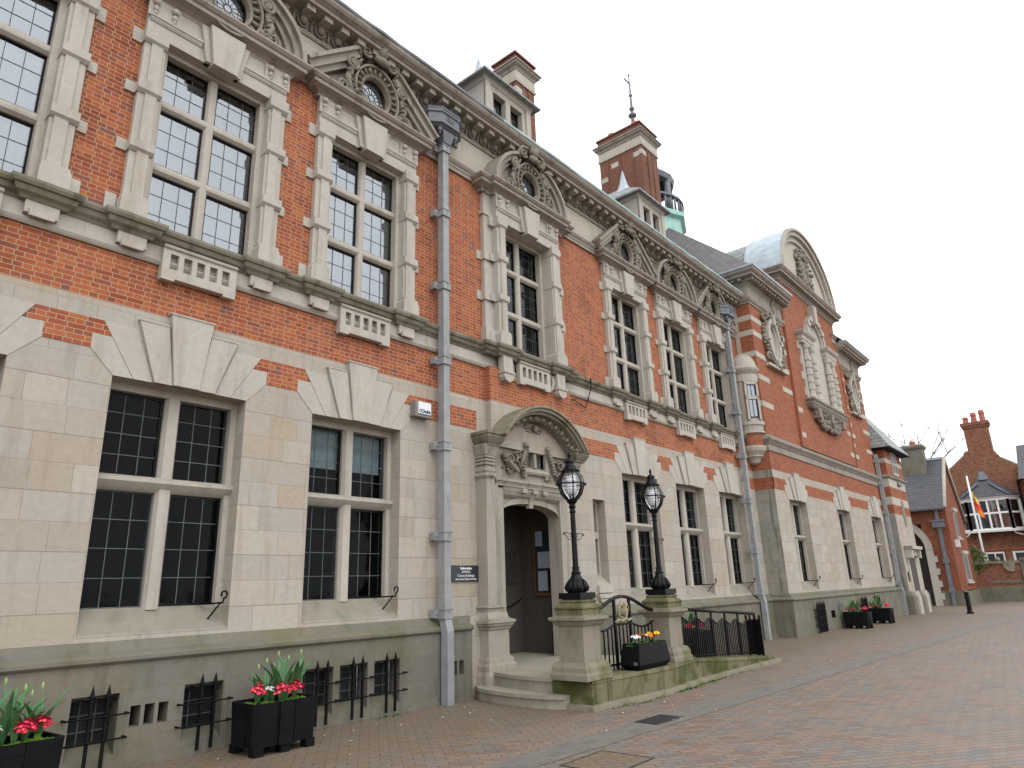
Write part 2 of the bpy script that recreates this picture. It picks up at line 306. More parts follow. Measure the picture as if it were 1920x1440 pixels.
# ================================================================ mesh helpers
class MB:
    def __init__(s): s.v = []; s.f = []; s.mi = []; s.cur = 0; s.sm = []; s.smooth = False
    def add(s, vs, fs):
        o = len(s.v); s.v += [tuple(p) for p in vs]
        for q in fs: s.f.append([i + o for i in q]); s.mi.append(s.cur); s.sm.append(s.smooth)
    def box(s, x0, x1, y0, y1, z0, z1):
        s.add([(x0, y0, z0), (x1, y0, z0), (x1, y1, z0), (x0, y1, z0), (x0, y0, z1), (x1, y0, z1), (x1, y1, z1), (x0, y1, z1)],
              [(0, 3, 2, 1), (4, 5, 6, 7), (0, 1, 5, 4), (1, 2, 6, 5), (2, 3, 7, 6), (3, 0, 4, 7)]); return s
    def quad(s, a, b, c, d): s.add([a, b, c, d], [(0, 1, 2, 3)]); return s
    def xz(s, pts, y0, y1):
        """polygon in the x-z plane (counter-clockwise seen from -y) extruded from y0 (front) to y1"""
        n = len(pts); vs = [(x, y0, z) for x, z in pts] + [(x, y1, z) for x, z in pts]
        s.add(vs, [tuple(range(n)), tuple(range(2 * n - 1, n - 1, -1))] + [((i + 1) % n, i, i + n, (i + 1) % n + n) for i in range(n)]); return s
    def xy(s, pts, z0, z1):
        n = len(pts); vs = [(x, y, z0) for x, y in pts] + [(x, y, z1) for x, y in pts]
        s.add(vs, [tuple(range(n - 1, -1, -1)), tuple(range(n, 2 * n))] + [(i, (i + 1) % n, (i + 1) % n + n, i + n) for i in range(n)]); return s
    def yz(s, pts, x0, x1):
        n = len(pts); vs = [(x0, y, z) for y, z in pts] + [(x1, y, z) for y, z in pts]
        s.add(vs, [tuple(range(n)), tuple(range(2 * n - 1, n - 1, -1))] + [((i + 1) % n, i, i + n, (i + 1) % n + n) for i in range(n)]); return s
    def run(s, path, prof, closed=False):
        """moulding: prof [(out, z)] carried along a plan path with mitred corners; 'out' points to the right of travel"""
        P = [Vector((a, b)) for a, b in path]; n = len(P); nm = []
        for i in range(n):
            d0 = (P[i] - P[i - 1]) if (closed or i > 0) else (P[1] - P[0])
            d1 = (P[(i + 1) % n] - P[i]) if (closed or i < n - 1) else (P[-1] - P[-2])
            d0.normalize(); d1.normalize(); n0 = Vector((d0.y, -d0.x)); n1 = Vector((d1.y, -d1.x))
            q = n0 + n1; q.normalize(); nm.append(q / max(.3, q.dot(n0)))
        k = len(prof); vs = []
        for i in range(n):
            for d, z in prof: vs.append((P[i].x + nm[i].x * d, P[i].y + nm[i].y * d, z))
        fs = []
        for i in range(n if closed else n - 1):
            j = (i + 1) % n
            for a in range(k - 1): fs.append((i * k + a, j * k + a, j * k + a + 1, i * k + a + 1))
        if not closed: fs += [tuple(range(k - 1, -1, -1)), tuple((n - 1) * k + a for a in range(k))]
        s.add(vs, fs); return s
    def lathe(s, x, y, prof, n=16, a0=0, a1=2 * math.pi):
        full = abs(a1 - a0 - 2 * math.pi) < 1e-6; m_ = n if full else n + 1; k = len(prof); vs = []
        for i in range(m_):
            a = a0 + (a1 - a0) * i / n
            for r, z in prof: vs.append((x + r * math.cos(a), y + r * math.sin(a), z))
        fs = []
        for i in range(n):
            j = (i + 1) % m_
            for b in range(k - 1): fs.append((i * k + b, j * k + b, j * k + b + 1, i * k + b + 1))
        s.add(vs, fs); return s
    def ball(s, x, y, z, rx, ry=None, rz=None, n=8, m_=6, rot=0):
        ry = rx if ry is None else ry; rz = rx if rz is None else rz; vs = [(0, 0, -1)]
        for i in range(1, m_):
            p = -math.pi / 2 + math.pi * i / m_
            for j in range(n):
                a = 2 * math.pi * j / n; vs.append((math.cos(p) * math.cos(a), math.cos(p) * math.sin(a), math.sin(p)))
        vs.append((0, 0, 1)); c, q = math.cos(rot), math.sin(rot); out = []
        for a, b, d in vs:
            a *= rx; b *= ry; d *= rz; out.append((x + a * c - d * q, y + b, z + a * q + d * c))
        fs = [(0, 1 + (j + 1) % n, 1 + j) for j in range(n)]
        for i in range(m_ - 2):
            for j in range(n): fs.append((1 + i * n + j, 1 + i * n + (j + 1) % n, 1 + (i + 1) * n + (j + 1) % n, 1 + (i + 1) * n + j))
        t = len(vs) - 1; b0 = 1 + (m_ - 2) * n
        fs += [(b0 + j, b0 + (j + 1) % n, t) for j in range(n)]
        q0 = s.smooth; s.smooth = True; s.add(out, fs); s.smooth = q0; return s
    def tube(s, pts, r, n=6, closed=False):
        P = [Vector(p) for p in pts]; k = len(P); rr = r if isinstance(r, (list, tuple)) else [r] * k; vs = []; prev = None
        for i in range(k):
            d = (P[(i + 1) % k] - P[i - 1]) if closed else (P[min(i + 1, k - 1)] - P[max(i - 1, 0)])
            d = d.normalized() if d.length > 1e-9 else Vector((0, 0, 1))
            u = (prev - d * prev.dot(d)) if prev is not None else d.cross(Vector((0, 0, 1)) if abs(d.z) < .9 else Vector((1, 0, 0)))
            if u.length < 1e-6: u = d.cross(Vector((0, 1, 0)))
            u.normalize(); prev = u; w_ = d.cross(u)
            for j in range(n):
                a = 2 * math.pi * j / n; vs.append(P[i] + (u * math.cos(a) + w_ * math.sin(a)) * rr[i])
        fs = []
        for i in range(k if closed else k - 1):
            b = (i + 1) % k
            for j in range(n): fs.append((i * n + j, i * n + (j + 1) % n, b * n + (j + 1) % n, b * n + j))
        if not closed: fs += [tuple(range(n - 1, -1, -1)), tuple((k - 1) * n + j for j in range(n))]
        q0 = s.smooth; s.smooth = True; s.add(vs, fs); s.smooth = q0; return s
    def wall(s, x0, x1, z0, z1, y, holes=(), depth=.3, axis='y', sign=1):
        """wall sheet facing -y (or -x) with rectangular openings and their reveals"""
        xs = sorted({x0, x1, *[h[0] for h in holes], *[h[1] for h in holes]}); zs = sorted({z0, z1, *[h[2] for h in holes], *[h[3] for h in holes]})
        xs = [a for a in xs if x0 <= a <= x1]; zs = [a for a in zs if z0 <= a <= z1]
        P = (lambda u, d, z: (u, y + d, z)) if axis == 'y' else (lambda u, d, z: (y + d, -u, z))
        for i in range(len(xs) - 1):
            for j in range(len(zs) - 1):
                mx, mz = (xs[i] + xs[i + 1]) / 2, (zs[j] + zs[j + 1]) / 2
                if any(h[0] < mx < h[1] and h[2] < mz < h[3] for h in holes): continue
                s.quad(P(xs[i], 0, zs[j]), P(xs[i + 1], 0, zs[j]), P(xs[i + 1], 0, zs[j + 1]), P(xs[i], 0, zs[j + 1]))
        for a, b, c, d in holes:
            s.quad(P(a, 0, c), P(a, depth, c), P(a, depth, d), P(a, 0, d)); s.quad(P(b, depth, c), P(b, 0, c), P(b, 0, d), P(b, depth, d))
            s.quad(P(a, 0, d), P(a, depth, d), P(b, depth, d), P(b, 0, d))
            if c > z0 + .001: s.quad(P(a, depth, c), P(a, 0, c), P(b, 0, c), P(b, depth, c))
        return s
    def spiral(s, x, y, z, r0, r1, turns, a0, rad, sgn=1, n=22):
        pts = []; rr = []
        for i in range(n + 1):
            t = i / n; a = a0 + sgn * turns * 2 * math.pi * t; r = r0 + (r1 - r0) * t
            pts.append((x + r * math.cos(a), y - .02 * t, z + r * math.sin(a))); rr.append(rad * (1 - .45 * t))
        return s.tube(pts, rr, 6)

def build(name, mb, mats, parent=None):
    """link the collected faces as one mesh object; child coordinates are kept relative to the thing's base"""
    off = Vector((0, 0, 0)); p = parent
    while p is not None:
        off += p.location; p = p.parent
    me = bpy.data.meshes.new(name)
    me.from_pydata([(a - off.x, b - off.y, c - off.z) for a, b, c in mb.v], [], mb.f)
    mats = mats if isinstance(mats, (list, tuple)) else [mats]
    for k in mats: me.materials.append(M[k])
    me.polygons.foreach_set('material_index', mb.mi); me.polygons.foreach_set('use_smooth', mb.sm); me.update()
    o = bpy.data.objects.new(name, me); COL.objects.link(o)
    if parent is not None: o.parent = parent
    return o
def tag(o, label=None, cat=None, group=None, kind=None):
    for k, v in (('label', label), ('category', cat), ('group', group), ('kind', kind)):
        if v: o[k] = v
    return o
def thing(name, loc, label, cat, group=None):
    o = bpy.data.objects.new(name, None); COL.objects.link(o); o.location = loc; o.empty_display_size = .2
    return tag(o, label, cat, group)
def single(name, mb, mats, loc, label, cat, group=None):
    """a thing that is one mesh, with its origin at its base"""
    me_o = build(name, mb, mats)
    me_o.data.transform(Matrix.Translation(-Vector(loc))); me_o.location = loc
    return tag(me_o, label, cat, group)
def copy_tree(o, parent=None):
    c = o.copy(); COL.objects.link(c)
    if parent is not None: c.parent = parent
    for ch in [x for x in bpy.data.objects if x.parent == o]: copy_tree(ch, c)
    return c
def letters(text, size, loc, normal='y', depth=.004, bold=0):
    cu = bpy.data.curves.new("lettering", 'FONT'); cu.body = text; cu.size = size; cu.extrude = depth; cu.align_x = 'CENTER'; cu.offset = bold; cu.resolution_u = 3
    t = bpy.data.objects.new("lettering", cu); COL.objects.link(t); bpy.context.view_layer.update()
    me = bpy.data.meshes.new_from_object(t.evaluated_get(bpy.context.evaluated_depsgraph_get()))
    bpy.data.objects.remove(t); mb = MB()
    mb.add([(loc[0] + v.co.x, loc[1] - v.co.z, loc[2] + v.co.y) for v in me.vertices], [tuple(p.vertices) for p in me.polygons])
    bpy.data.meshes.remove(me)
    return mb
def arc(cx_, cz_, r, a0, a1, n, rz=None):
    rz = r if rz is None else rz
    return [(cx_ + r * math.cos(R(a0 + (a1 - a0) * i / n)), cz_ + rz * math.sin(R(a0 + (a1 - a0) * i / n))) for i in range(n + 1)]
def band(mb, outer, inner, y0, y1):
    """strip between two x-z curves, extruded in y"""
    for i in range(len(outer) - 1): mb.xz([inner[i], inner[i + 1], outer[i + 1], outer[i]][::-1] if outer[0][0] < outer[-1][0] else [inner[i], outer[i], outer[i + 1], inner[i + 1]], y0, y1)
def leaded(gl, ca, x0, x1, z0, z1, y, cols, rows, fr=None, ft=.03, cw=.006, axis='y'):
    """one light: glass sheet, lead grid and (optional) metal casement"""
    P = (lambda u, d, z: (u, y + d, z)) if axis == 'y' else (lambda u, d, z: (y + d, -u, z))
    def bx(mb, a, b, d0, d1, c, d):
        p, q = P(a, d0, c), P(b, d1, d); mb.box(min(p[0], q[0]), max(p[0], q[0]), min(p[1], q[1]), max(p[1], q[1]), c, d)
    gl.quad(P(x0, 0, z0), P(x1, 0, z0), P(x1, 0, z1), P(x0, 0, z1))
    for i in range(1, cols): u = x0 + (x1 - x0) * i / cols; bx(ca, u - cw, u + cw, -.007, .005, z0, z1)
    for j in range(1, rows): v = z0 + (z1 - z0) * j / rows; bx(ca, x0, x1, -.006, .004, v - cw, v + cw)
    if fr is not None:
        bx(fr, x0, x0 + ft, -.02, .02, z0, z1); bx(fr, x1 - ft, x1, -.02, .02, z0, z1); bx(fr, x0 + ft, x1 - ft, -.02, .02, z0, z0 + ft); bx(fr, x0 + ft, x1 - ft, -.02, .02, z1 - ft, z1)

# ================================================================ ground
mb = MB(); mb.quad((-400, -400, 0), (900, -400, 0), (900, 400, 0), (-400, 400, 0))
tag(build('paved_ground', mb, 'paving'), kind='structure')
mb = MB(); mb.quad((-6, -3.06, .004), (-6, -2.62, .004), (60, -5.72, .004), (60, -6.16, .004)) ; mb.f = [f[::-1] for f in mb.f]
tag(build('drainage_strip', mb, 'strip'), kind='structure')

# ================================================================ the county hall
X0, X1 = -2.2, 21.15
hall = thing('town_hall', (10, 0, 0), 'long red brick and pale stone town hall with carved window pediments and lead downpipes', 'building')
UWC = [.93, 3.51, 6.09, 10.08, 14.14, 16.72, 19.32]           # upper window centres
LWC = [.91, 3.50, 6.09, 14.18, 16.73, 19.28]                   # lower window centres
UH, USILL, UHEAD = .70, 5.97, 8.60
LH, LSILL, LHEAD = .80, 1.25, 4.03

# basement openings (on the plinth face)
BW = [(2.70, 3.14), (3.80, 4.24), (5.27, 5.72), (5.82, 6.27), (6.38, 6.83)]
SL = [(3.26, 3.36), (3.40, 3.50), (3.54, 3.64), (7.86, 7.97), (8.01, 8.12)]
PY = -.13
DX0, DX1 = 9.0, 11.18                                          # doorway
mb = MB()
holes = [(a, b, .14, .71) for a, b in BW] + [(a, b, .37, .57) for a, b in SL]
mb.wall(X0, 8.30, 0, 1.0, PY, holes, .22)
mb.wall(11.9, X1, 0, 1.0, PY, [], .2)
for a, b in ((X0, 8.30), (11.9, X1)):
    mb.run([(a, 0), (b, 0)], [(-PY, 1.0), (-PY + .02, .995), (-PY + .045, 1.02), (-PY + .045, 1.055), (-PY + .01, 1.08), (.07, 1.11), (.06, 1.14), (0, 1.21), (0, 1.0)])
# rough footing stones
for a, b, h in ((3.3, 4.0, .10), (6.9, 7.55, .12), (7.9, 8.28, .10), (12.2, 13.4, .06), (20.2, 21.1, .12)):
    mb.xz([(a, 0), (b, 0), (b - .05, h), (a + .12, h * .7)], PY - .05, PY + .02)
build('plinth', mb, 'plinth', hall)

# stone storey
mb = MB()
holes = [(c - LH, c + LH, LSILL, LHEAD) for c in LWC] + [(12.13, 12.58, 1.62, 3.35), (DX0, DX1, 1.21, 3.30)]
mb.wall(X0, X1, 1.21, 4.87, 0, holes, .34)
build('stone_wall', mb, 'ashlar', hall)
# brick storey
mb = MB()
mb.wall(X0, X1, 4.87, 9.3, .012, [(c - .9, c + .9, 6.0, 8.7) for c in UWC], .3)
build('brick_wall', mb, 'brick', hall)
mb = MB()
mb.wall(X0, X1, 9.3, 10.3, -.004, [(c - .3, c + .3, 9.3, 10.0) for c in UWC], .3)
build('frieze', mb, 'frieze', hall)
# brick insets between the lower lintels
piers = [(LWC[i] + LH, LWC[i + 1] - LH) for i in (0, 1)] + [(LWC[2] + LH, 8.78), (11.95, LWC[3] - LH), (LWC[3] + LH, LWC[4] - LH), (LWC[4] + LH, LWC[5] - LH), (LWC[5] + LH, X1)]
for i, (a, b) in enumerate(piers):
    l, r = a - .06, b + .06; e0 = e1 = .25
    if i == 2: r = 8.62; e1 = 0
    if i == 3: l = 11.5; e0 = 0
    if i == 6: r = X1; e1 = 0
    mb = MB(); mb.xz([(l + e0, 4.30), (r - e1, 4.30), (r - e1, 4.475), (r, 4.475), (r, 4.64), (l, 4.64), (l, 4.475), (l + e0, 4.475)], -.006, .01); build('brick_inset', mb, 'brick', hall)

# sill string with breaks under the window piers
def sill_path():
    p = [(X0, 0)]
    for c in UWC:
        w_, e = (1.03, .07) if c != UWC[3] else (1.30, .13)
        if c == UWC[3]: p += [(c - w_, 0), (c - w_, -e), (c - 1.02, -e), (c - 1.02, -.2), (c - .62, -.2), (c - .62, -.13), (c + .62, -.13), (c + .62, -.2), (c + 1.02, -.2), (c + 1.02, -e), (c + w_, -e), (c + w_, 0)]
        else: p += [(c - w_, 0), (c - w_, -e), (c - .64, -e), (c - .64, 0), (c + .64, 0), (c + .64, -e), (c + w_, -e), (c + w_, 0)]
    return p + [(X1, 0)]
mb = MB()
mb.run(sill_path(), [(-.05, 5.74), (.03, 5.745), (.05, 5.78), (.09, 5.81), (.105, 5.85), (.105, 5.865), (.135, 5.875), (.15, 5.91), (.15, 5.945), (.10, 5.965), (-.05, 5.985)])
sc_o = build('sill_string', mb, 'sillstone', hall)
mb = MB()
mb.run([(X0, 0), (X1, 0)], [(0, 5.50), (.02, 5.50), (.035, 5.52), (.05, 5.55), (.05, 5.57), (.022, 5.585), (.022, 5.76), (0, 5.76)])
for c in UWC:
    if c == UWC[3]: continue
    for s_ in (-1, 1):
        mb.box(c + s_ * .83 - .16, c + s_ * .83 + .16, -.09, -.02, 5.60, 5.76)
        mb.box(c + s_ * .83 - .12, c + s_ * .83 + .12, -.13, -.085, 5.56, 5.64)
build('string_fascia', mb, 'stone', hall)

# pierced vents below the sills
def vent(c, y):
    v = MB(); w_, z0, z1 = .47, 5.36, 5.72
    hs = [(c - w_ + .09 + i * .164, c - w_ + .09 + i * .164 + .10, z0 + .10, z1 - .06) for i in range(5)]
    v.wall(c - w_, c + w_, z0, z1, y - .10, hs, .16)
    v.box(c - w_, c + w_, y - .099, y - .0, z0 - .02, z0 + .001); v.box(c - w_, c - w_ + .16, y - .10, y - .01, z0 - .05, z0 - .02); v.box(c + w_ - .16, c + w_, y - .10, y - .01, z0 - .05, z0 - .02)
    v.quad((c - w_, y, z0), (c - w_, y - .1, z0), (c - w_, y - .1, z1), (c - w_, y, z1)); v.quad((c + w_, y - .1, z0), (c + w_, y, z0), (c + w_, y, z1), (c + w_, y - .1, z1))
    v.run([(c - w_, y - .10), (c + w_, y - .10)], [(0, z1), (.02, z1 + .0), (.03, z1 + .02), (0, z1 + .05)])
    o = build('wall_vent', v, 'stone', hall)
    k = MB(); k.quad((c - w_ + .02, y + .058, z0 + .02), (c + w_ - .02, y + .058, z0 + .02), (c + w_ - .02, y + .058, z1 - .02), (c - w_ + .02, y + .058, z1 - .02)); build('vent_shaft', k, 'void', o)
for c in UWC: vent(c, 0 if c != UWC[3] else -.13)

# eaves cornice
mb = MB()
mb.run([(X0, 0), (X1, 0)], [(0, 9.28), (.03, 9.28), (.035, 9.35), (.05, 9.36), (.05, 9.40), (.08, 9.43), (.10, 9.47), (.10, 9.50), (0, 9.51)])
mb.run([(X0, 0), (X1, 0)], [(0, 10.16), (.03, 10.16), (.05, 10.19), (.05, 10.22), (.03, 10.24), (.035, 10.30), (.10, 10.44), (.10, 10.47), (.38, 10.475), (.38, 10.54), (.40, 10.545), (.42, 10.56), (.46, 10.58), (.49, 10.62), (.50, 10.66), (.50, 10.685), (.0, 10.70)])
x = X0 + .1
while x < X1 - .1:
    mb.box(x - .075, x + .075, -.325, -.09, 10.375, 10.474); x += .323
cor = build('eaves_cornice', mb, 'cornice', hall)
mb = MB(); x = X0 + .1
while x < X1 - .1:
    mb.ball(x, -.11, 10.345, .068, .065, .085, 9, 6)
    pts = [(x - .095, -.085, 10.43), (x - .092, -.085, 10.34), (x - .06, -.075, 10.27), (x, -.065, 10.245), (x + .06, -.075, 10.27), (x + .092, -.085, 10.34), (x + .095, -.085, 10.43)]
    mb.tube(pts, .02, 5)
    mb.ball(x + .1615, -.075, 10.33, .026, .03, .10, 6, 5); mb.ball(x + .1615, -.09, 10.40, .045, .03, .03, 6, 4)
    x += .323
build('egg_moulding', mb, 'carved', cor)
mb = MB(); n = 60; P = []
for i in range(n + 1):
    xx = X0 + (X1 - .1 - X0) * i / n; P.append((xx, -.455 + random.uniform(-.012, .012)))
GP = [(-.2, 10.685), (.06, 10.672), (.068, 10.70), (.062, 10.73), (-.2, 10.745)]
mb.run(P[:30], GP); build('gutter_edge', mb, 'lead', cor); mb = MB(); mb.run(P[29:], GP); build('gutter_edge', mb, 'verd', cor)

# main roof behind the gutter
mb = MB()
mb.quad((X0, -.3, 10.72), (X1 + .2, -.3, 10.72), (X1 + .2, 5.2, 16.6), (X0, 5.2, 16.6)); mb.quad((X1 + .2, 11, 10.7), (X0, 11, 10.7), (X0, 5.2, 16.6), (X1 + .2, 5.2, 16.6))
mb.add([(X0, -.3, 10.72), (X0, 5.2, 16.6), (X0, 11, 10.7)], [(0, 1, 2)])
roof = build('roof', mb, 'slate', hall)
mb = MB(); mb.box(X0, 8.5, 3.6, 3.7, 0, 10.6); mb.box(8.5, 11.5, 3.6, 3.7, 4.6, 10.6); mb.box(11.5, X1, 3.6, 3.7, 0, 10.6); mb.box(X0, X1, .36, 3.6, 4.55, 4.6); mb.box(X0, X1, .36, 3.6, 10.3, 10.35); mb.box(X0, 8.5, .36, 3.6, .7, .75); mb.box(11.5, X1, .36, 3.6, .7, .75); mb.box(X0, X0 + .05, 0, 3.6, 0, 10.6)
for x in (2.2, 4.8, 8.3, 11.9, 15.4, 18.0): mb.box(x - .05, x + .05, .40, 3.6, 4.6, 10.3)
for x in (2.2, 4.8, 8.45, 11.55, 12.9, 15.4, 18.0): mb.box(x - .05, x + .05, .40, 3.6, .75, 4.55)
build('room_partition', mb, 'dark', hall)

# ---------------------------------------------------------------- upper windows
def carve_oculus(mb, c, y, zc, rx=.26, rz=.30, face=True, style=0):
    """shell-edged oval frame with scrolls, head and garland"""
    n = 40
    for i in range(n):
        a0, a1 = 2 * math.pi * i / n, 2 * math.pi * (i + 1) / n
        for (f0, d0), (f1, d1) in (((1.0, -.02), (1.06, -.10)), ((1.06, -.10), (1.18, -.13)), ((1.18, -.13), (1.28, -.08)), ((1.28, -.08), (1.62, -.07)), ((1.62, -.07), (1.66, -.15)), ((1.66, -.15), (1.78, -.15)), ((1.78, -.15), (1.86, .02))):
            q = lambda f, a, d: (c + rx * f * math.cos(a), y + d, zc + rz * f * math.sin(a))
            mb.quad(q(f0, a0, d0), q(f1, a0, d1), q(f1, a1, d1), q(f0, a1, d0))
    for i in range(22):
        a = 2 * math.pi * i / 22; mb.ball(c + rx * 1.45 * math.cos(a), y - .105, zc + rz * 1.45 * math.sin(a), .062, .045, .03 if i % 2 else .02, 7, 5, a)
    for s_ in (-1, 1):
        mb.spiral(c + s_ * .50, y - .14, zc + .30, .13, .03, 1.6, R(90 if s_ > 0 else 90), .035, -s_)
        mb.ball(c + s_ * .50, y - .12, zc + .30, .06, .07, .06)
        mb.tube([(c + s_ * .52, y - .10, zc + .18), (c + s_ * .60, y - .12, zc - .02), (c + s_ * .56, y - .12, zc - .16), (c + s_ * .44, y - .11, zc - .28)], [.05, .06, .05, .035], 6)
        for k in range(4): mb.ball(c + s_ * (.57 - k * .03), y - .15, zc + .04 - k * .10, .055, .04, .02, 6, 4, s_ * .4)
        mb.spiral(c + s_ * .27, y - .18, zc + .66, .10, .025, 1.4, R(200 if s_ > 0 else -20), .03, s_)
        mb.tube([(c + s_ * .36, y - .12, zc + .52), (c + s_ * .42, y - .16, zc + .66), (c + s_ * .34, y - .2, zc + .78), (c + s_ * .18, y - .22, zc + .80)], [.03, .045, .04, .03], 6)
    for s_ in (-1, 1):                                             # acanthus leaves filling the corners
        for k in range(7):
            a = R(186 + k * 5) if s_ < 0 else R(-6 - k * 5); mb.ball(c + rx * 2.15 * math.cos(a), y - .10, zc + rz * 1.95 * math.sin(a), .075, .045, .03, 7, 4, a)
        for k in range(6): mb.ball(c + s_ * (.36 + k * .045), y - .12 - .02 * (k % 2), zc + .46 - k * .07, .065, .05, .028, 6, 4, s_ * (-.9 + k * .2))
        mb.spiral(c + s_ * .66, y - .10, zc - .20, .11, .025, 1.5, R(270), .032, s_)
    if face:
        mb.ball(c, y - .26, zc + .74, .085, .10, .115, 10, 8); mb.ball(c, y - .345, zc + .735, .018, .03, .03, 6, 5)
        for s_ in (-1, 1): mb.ball(c + s_ * .035, y - .335, zc + .765, .018, .015, .012, 6, 4); mb.ball(c + s_ * .085, y - .23, zc + .78, .045, .07, .08, 6, 5)
        mb.ball(c, y - .335, zc + .685, .03, .015, .011, 6, 4)
        for k in range(9): a = R(20 + k * 17.5); mb.ball(c + .10 * math.cos(a), y - .25, zc + .76 + .11 * math.sin(a), .04, .05, .04, 6, 4)
        mb.tube([(c - .14, y - .22, zc + .62), (c, y - .27, zc + .56), (c + .14, y - .22, zc + .62)], [.05, .08, .05], 7)
    rnd = random.Random(int(c * 100) + style)
    for k in range(46):                                            # garland of fruit and leaves below the oval
        t = rnd.uniform(-1, 1); px = c + t * .62; pz = max(zc - .31, zc - .27 - .06 * (1 - t * t) + rnd.uniform(-.06, .10))
        r_ = rnd.uniform(.025, .055); mb.ball(px, y - rnd.uniform(.06, .16), pz, r_, r_ * .8, r_ * rnd.uniform(.6, 1.1), 6, 4, rnd.uniform(-1, 1))
    for s_ in (-1, 1):
        for k in range(16):
            px = c + s_ * rnd.uniform(.50, .86); pz = zc - .30 + rnd.uniform(0, .26) * (1 - (abs(px - c) - .5) / .42); r_ = rnd.uniform(.02, .045)
            mb.ball(px, y - rnd.uniform(.04, .11), pz, r_, r_, r_, 6, 4)

def upper_window(i, c):
    wide = i == 3; y0 = -.13 if wide else 0.0
    z0 = USILL
    s = MB()
    for q in (-1, 1):
        a, b = sorted((c + q * .74, c + q * 1.0))
        s.box(a, b, y0 - .075, .10, z0 + .26, UHEAD + .02)
        a2, b2 = sorted((c + q * .78, c + q * .92)); s.box(a2, b2, y0 - .10, y0 - .07, z0 + .26, UHEAD)
        a3, b3 = sorted((c + q * .72, c + q * 1.03))
        s.xz([(a3, z0), (b3, z0), (b3, z0 + .20), (b3 - .03, z0 + .27), (a3 + .03, z0 + .27), (a3, z0 + .20)], y0 - .14, .1)
        t0, t1 = sorted((c + q * 1.04, c + q * 1.16)); s.box(t0, t1, y0 - .012, .05, z0, z0 + .25)
        for zb in (6.84, 7.68, 8.44):
            h = .15 if zb < 8.4 else .20
            a4, b4 = sorted((c + q * .73, c + q * 1.02))
            s.yz([(y0 - .09, zb), (y0 - .13, zb + .04), (y0 - .13, zb + h), (.1, zb + h), (.1, zb)][::-1], a4, b4)
            t0, t1 = sorted((c + q * 1.02, c + q * 1.13)); s.box(t0, t1, y0 - .012, .05, zb + .0, zb + h)
        # inner jamb
        a5, b5 = sorted((c + q * .76, c + q * .665)); s.box(a5, b5, .05, .30, z0, UHEAD)
        if wide:                                                  # outer half pilasters of the entrance bay
            a6, b6 = sorted((c + q * 1.0, c + q * 1.24)); s.box(a6, b6, -.075, .1, z0 + .26, UHEAD + .55)
            a7, b7 = sorted((c + q * 1.0, c + q * 1.28)); s.box(a7, b7, -.12, .1, z0, z0 + .30); s.box(a7, b7, -.10, .1, 8.66, 8.74)
            for zb in (6.84, 7.68):
                a8, b8 = sorted((c + q * 1.0, c + q * 1.27)); s.box(a8, b8, -.11, .1, zb, zb + .18); t0, t1 = sorted((c + q * 1.27, c + q * 1.38)); s.box(t0, t1, -.012, .05, zb, zb + .18)
    s.box(c - .665, c + .665, .06, .30, UHEAD - .07, UHEAD + .06)
    # mullion and transoms, rounded on the face
    pm = [(c - .066, .26), (c - .066, .14), (c - .045, .105), (c, .09), (c + .045, .105), (c + .066, .14), (c + .066, .26)]
    s.xy(pm, z0, UHEAD - .07)
    for zt in (6.86, 7.80):
        s.yz([(.26, zt - .07), (.14, zt - .07), (.10, zt - .035), (.095, zt), (.10, zt + .035), (.14, zt + .075), (.26, zt + .075)][::-1], c - .665, c + .665)
    s.box(c - .74, c + .74, .02, .30, z0 - .03, z0 + .012)
    # lintel, panel mouldings
    s.box(c - 1.0, c + 1.0, y0 - .075, .30, UHEAD, UHEAD + .55)
    for q in (-1, 1):
        a, b = sorted((c + q * .30, c + q * .98)); s.run([(a, y0 - .075), (b, y0 - .075)], [(0, 8.80), (.012, 8.80), (.03, 8.83), (.03, 8.85), (.045, 8.86), (.045, 8.90), (0, 8.92)])
        a, b = sorted((c + q * .62, c + q * 1.02)); s.box(a, b, y0 - .10, y0 - .07, 8.86, 9.15)
        for xx in (.70, .94):
            s.ball(c + q * xx, y0 - .12, 9.08, .05, .05, .05); s.ball(c + q * xx, y0 - .115, 8.98, .035, .035, .05); s.ball(c + q * xx, y0 - .11, 8.92, .025, .025, .04)
    win = build('upper_window', s, 'stone', hall)
    k = MB()
    k.xz([(c - .17, 8.56), (c + .17, 8.56), (c + .25, 9.16), (c - .25, 9.16)], y0 - .20, y0 - .02)
    k.xz([(c - .245, 8.60), (c - .176, 8.60), (c - .26, 9.15), (c - .35, 9.15)], y0 - .13, y0 - .02); k.xz([(c + .176, 8.60), (c + .245, 8.60), (c + .35, 9.15), (c + .26, 9.15)], y0 - .13, y0 - .02)
    build('keystone', k, 'stone', win)
    # glazing
    g = MB(); ca = MB(); fr = MB()
    for xa, xb in ((c - .665, c - .066), (c + .066, c + .665)):
        for za, zb in ((z0, 6.79), (6.935, 7.73), (7.875, UHEAD - .07)): leaded(g, ca, xa, xb, za, zb, .19, 3, 3, fr, .022, .0035)
    build('glazing', g, 'glass' if i < 3 else 'glass2', win); build('lead_cames', ca, 'cames', win); build('casement', fr, 'iron', win)
    # net curtains
    cu = MB(); cu.smooth = True
    spans = {0: [(-.66, .66)], 1: [(-.66, .66)], 2: [(-.66, .66)], 3: [(-.66, -.14), (.0, .26)], 4: [(-.66, -.38), (.02, .16)], 5: [(-.66, -.5), (.02, .10)], 6: [(-.66, -.52)]}[i]
    top = 7.80 if i < 3 else 8.5
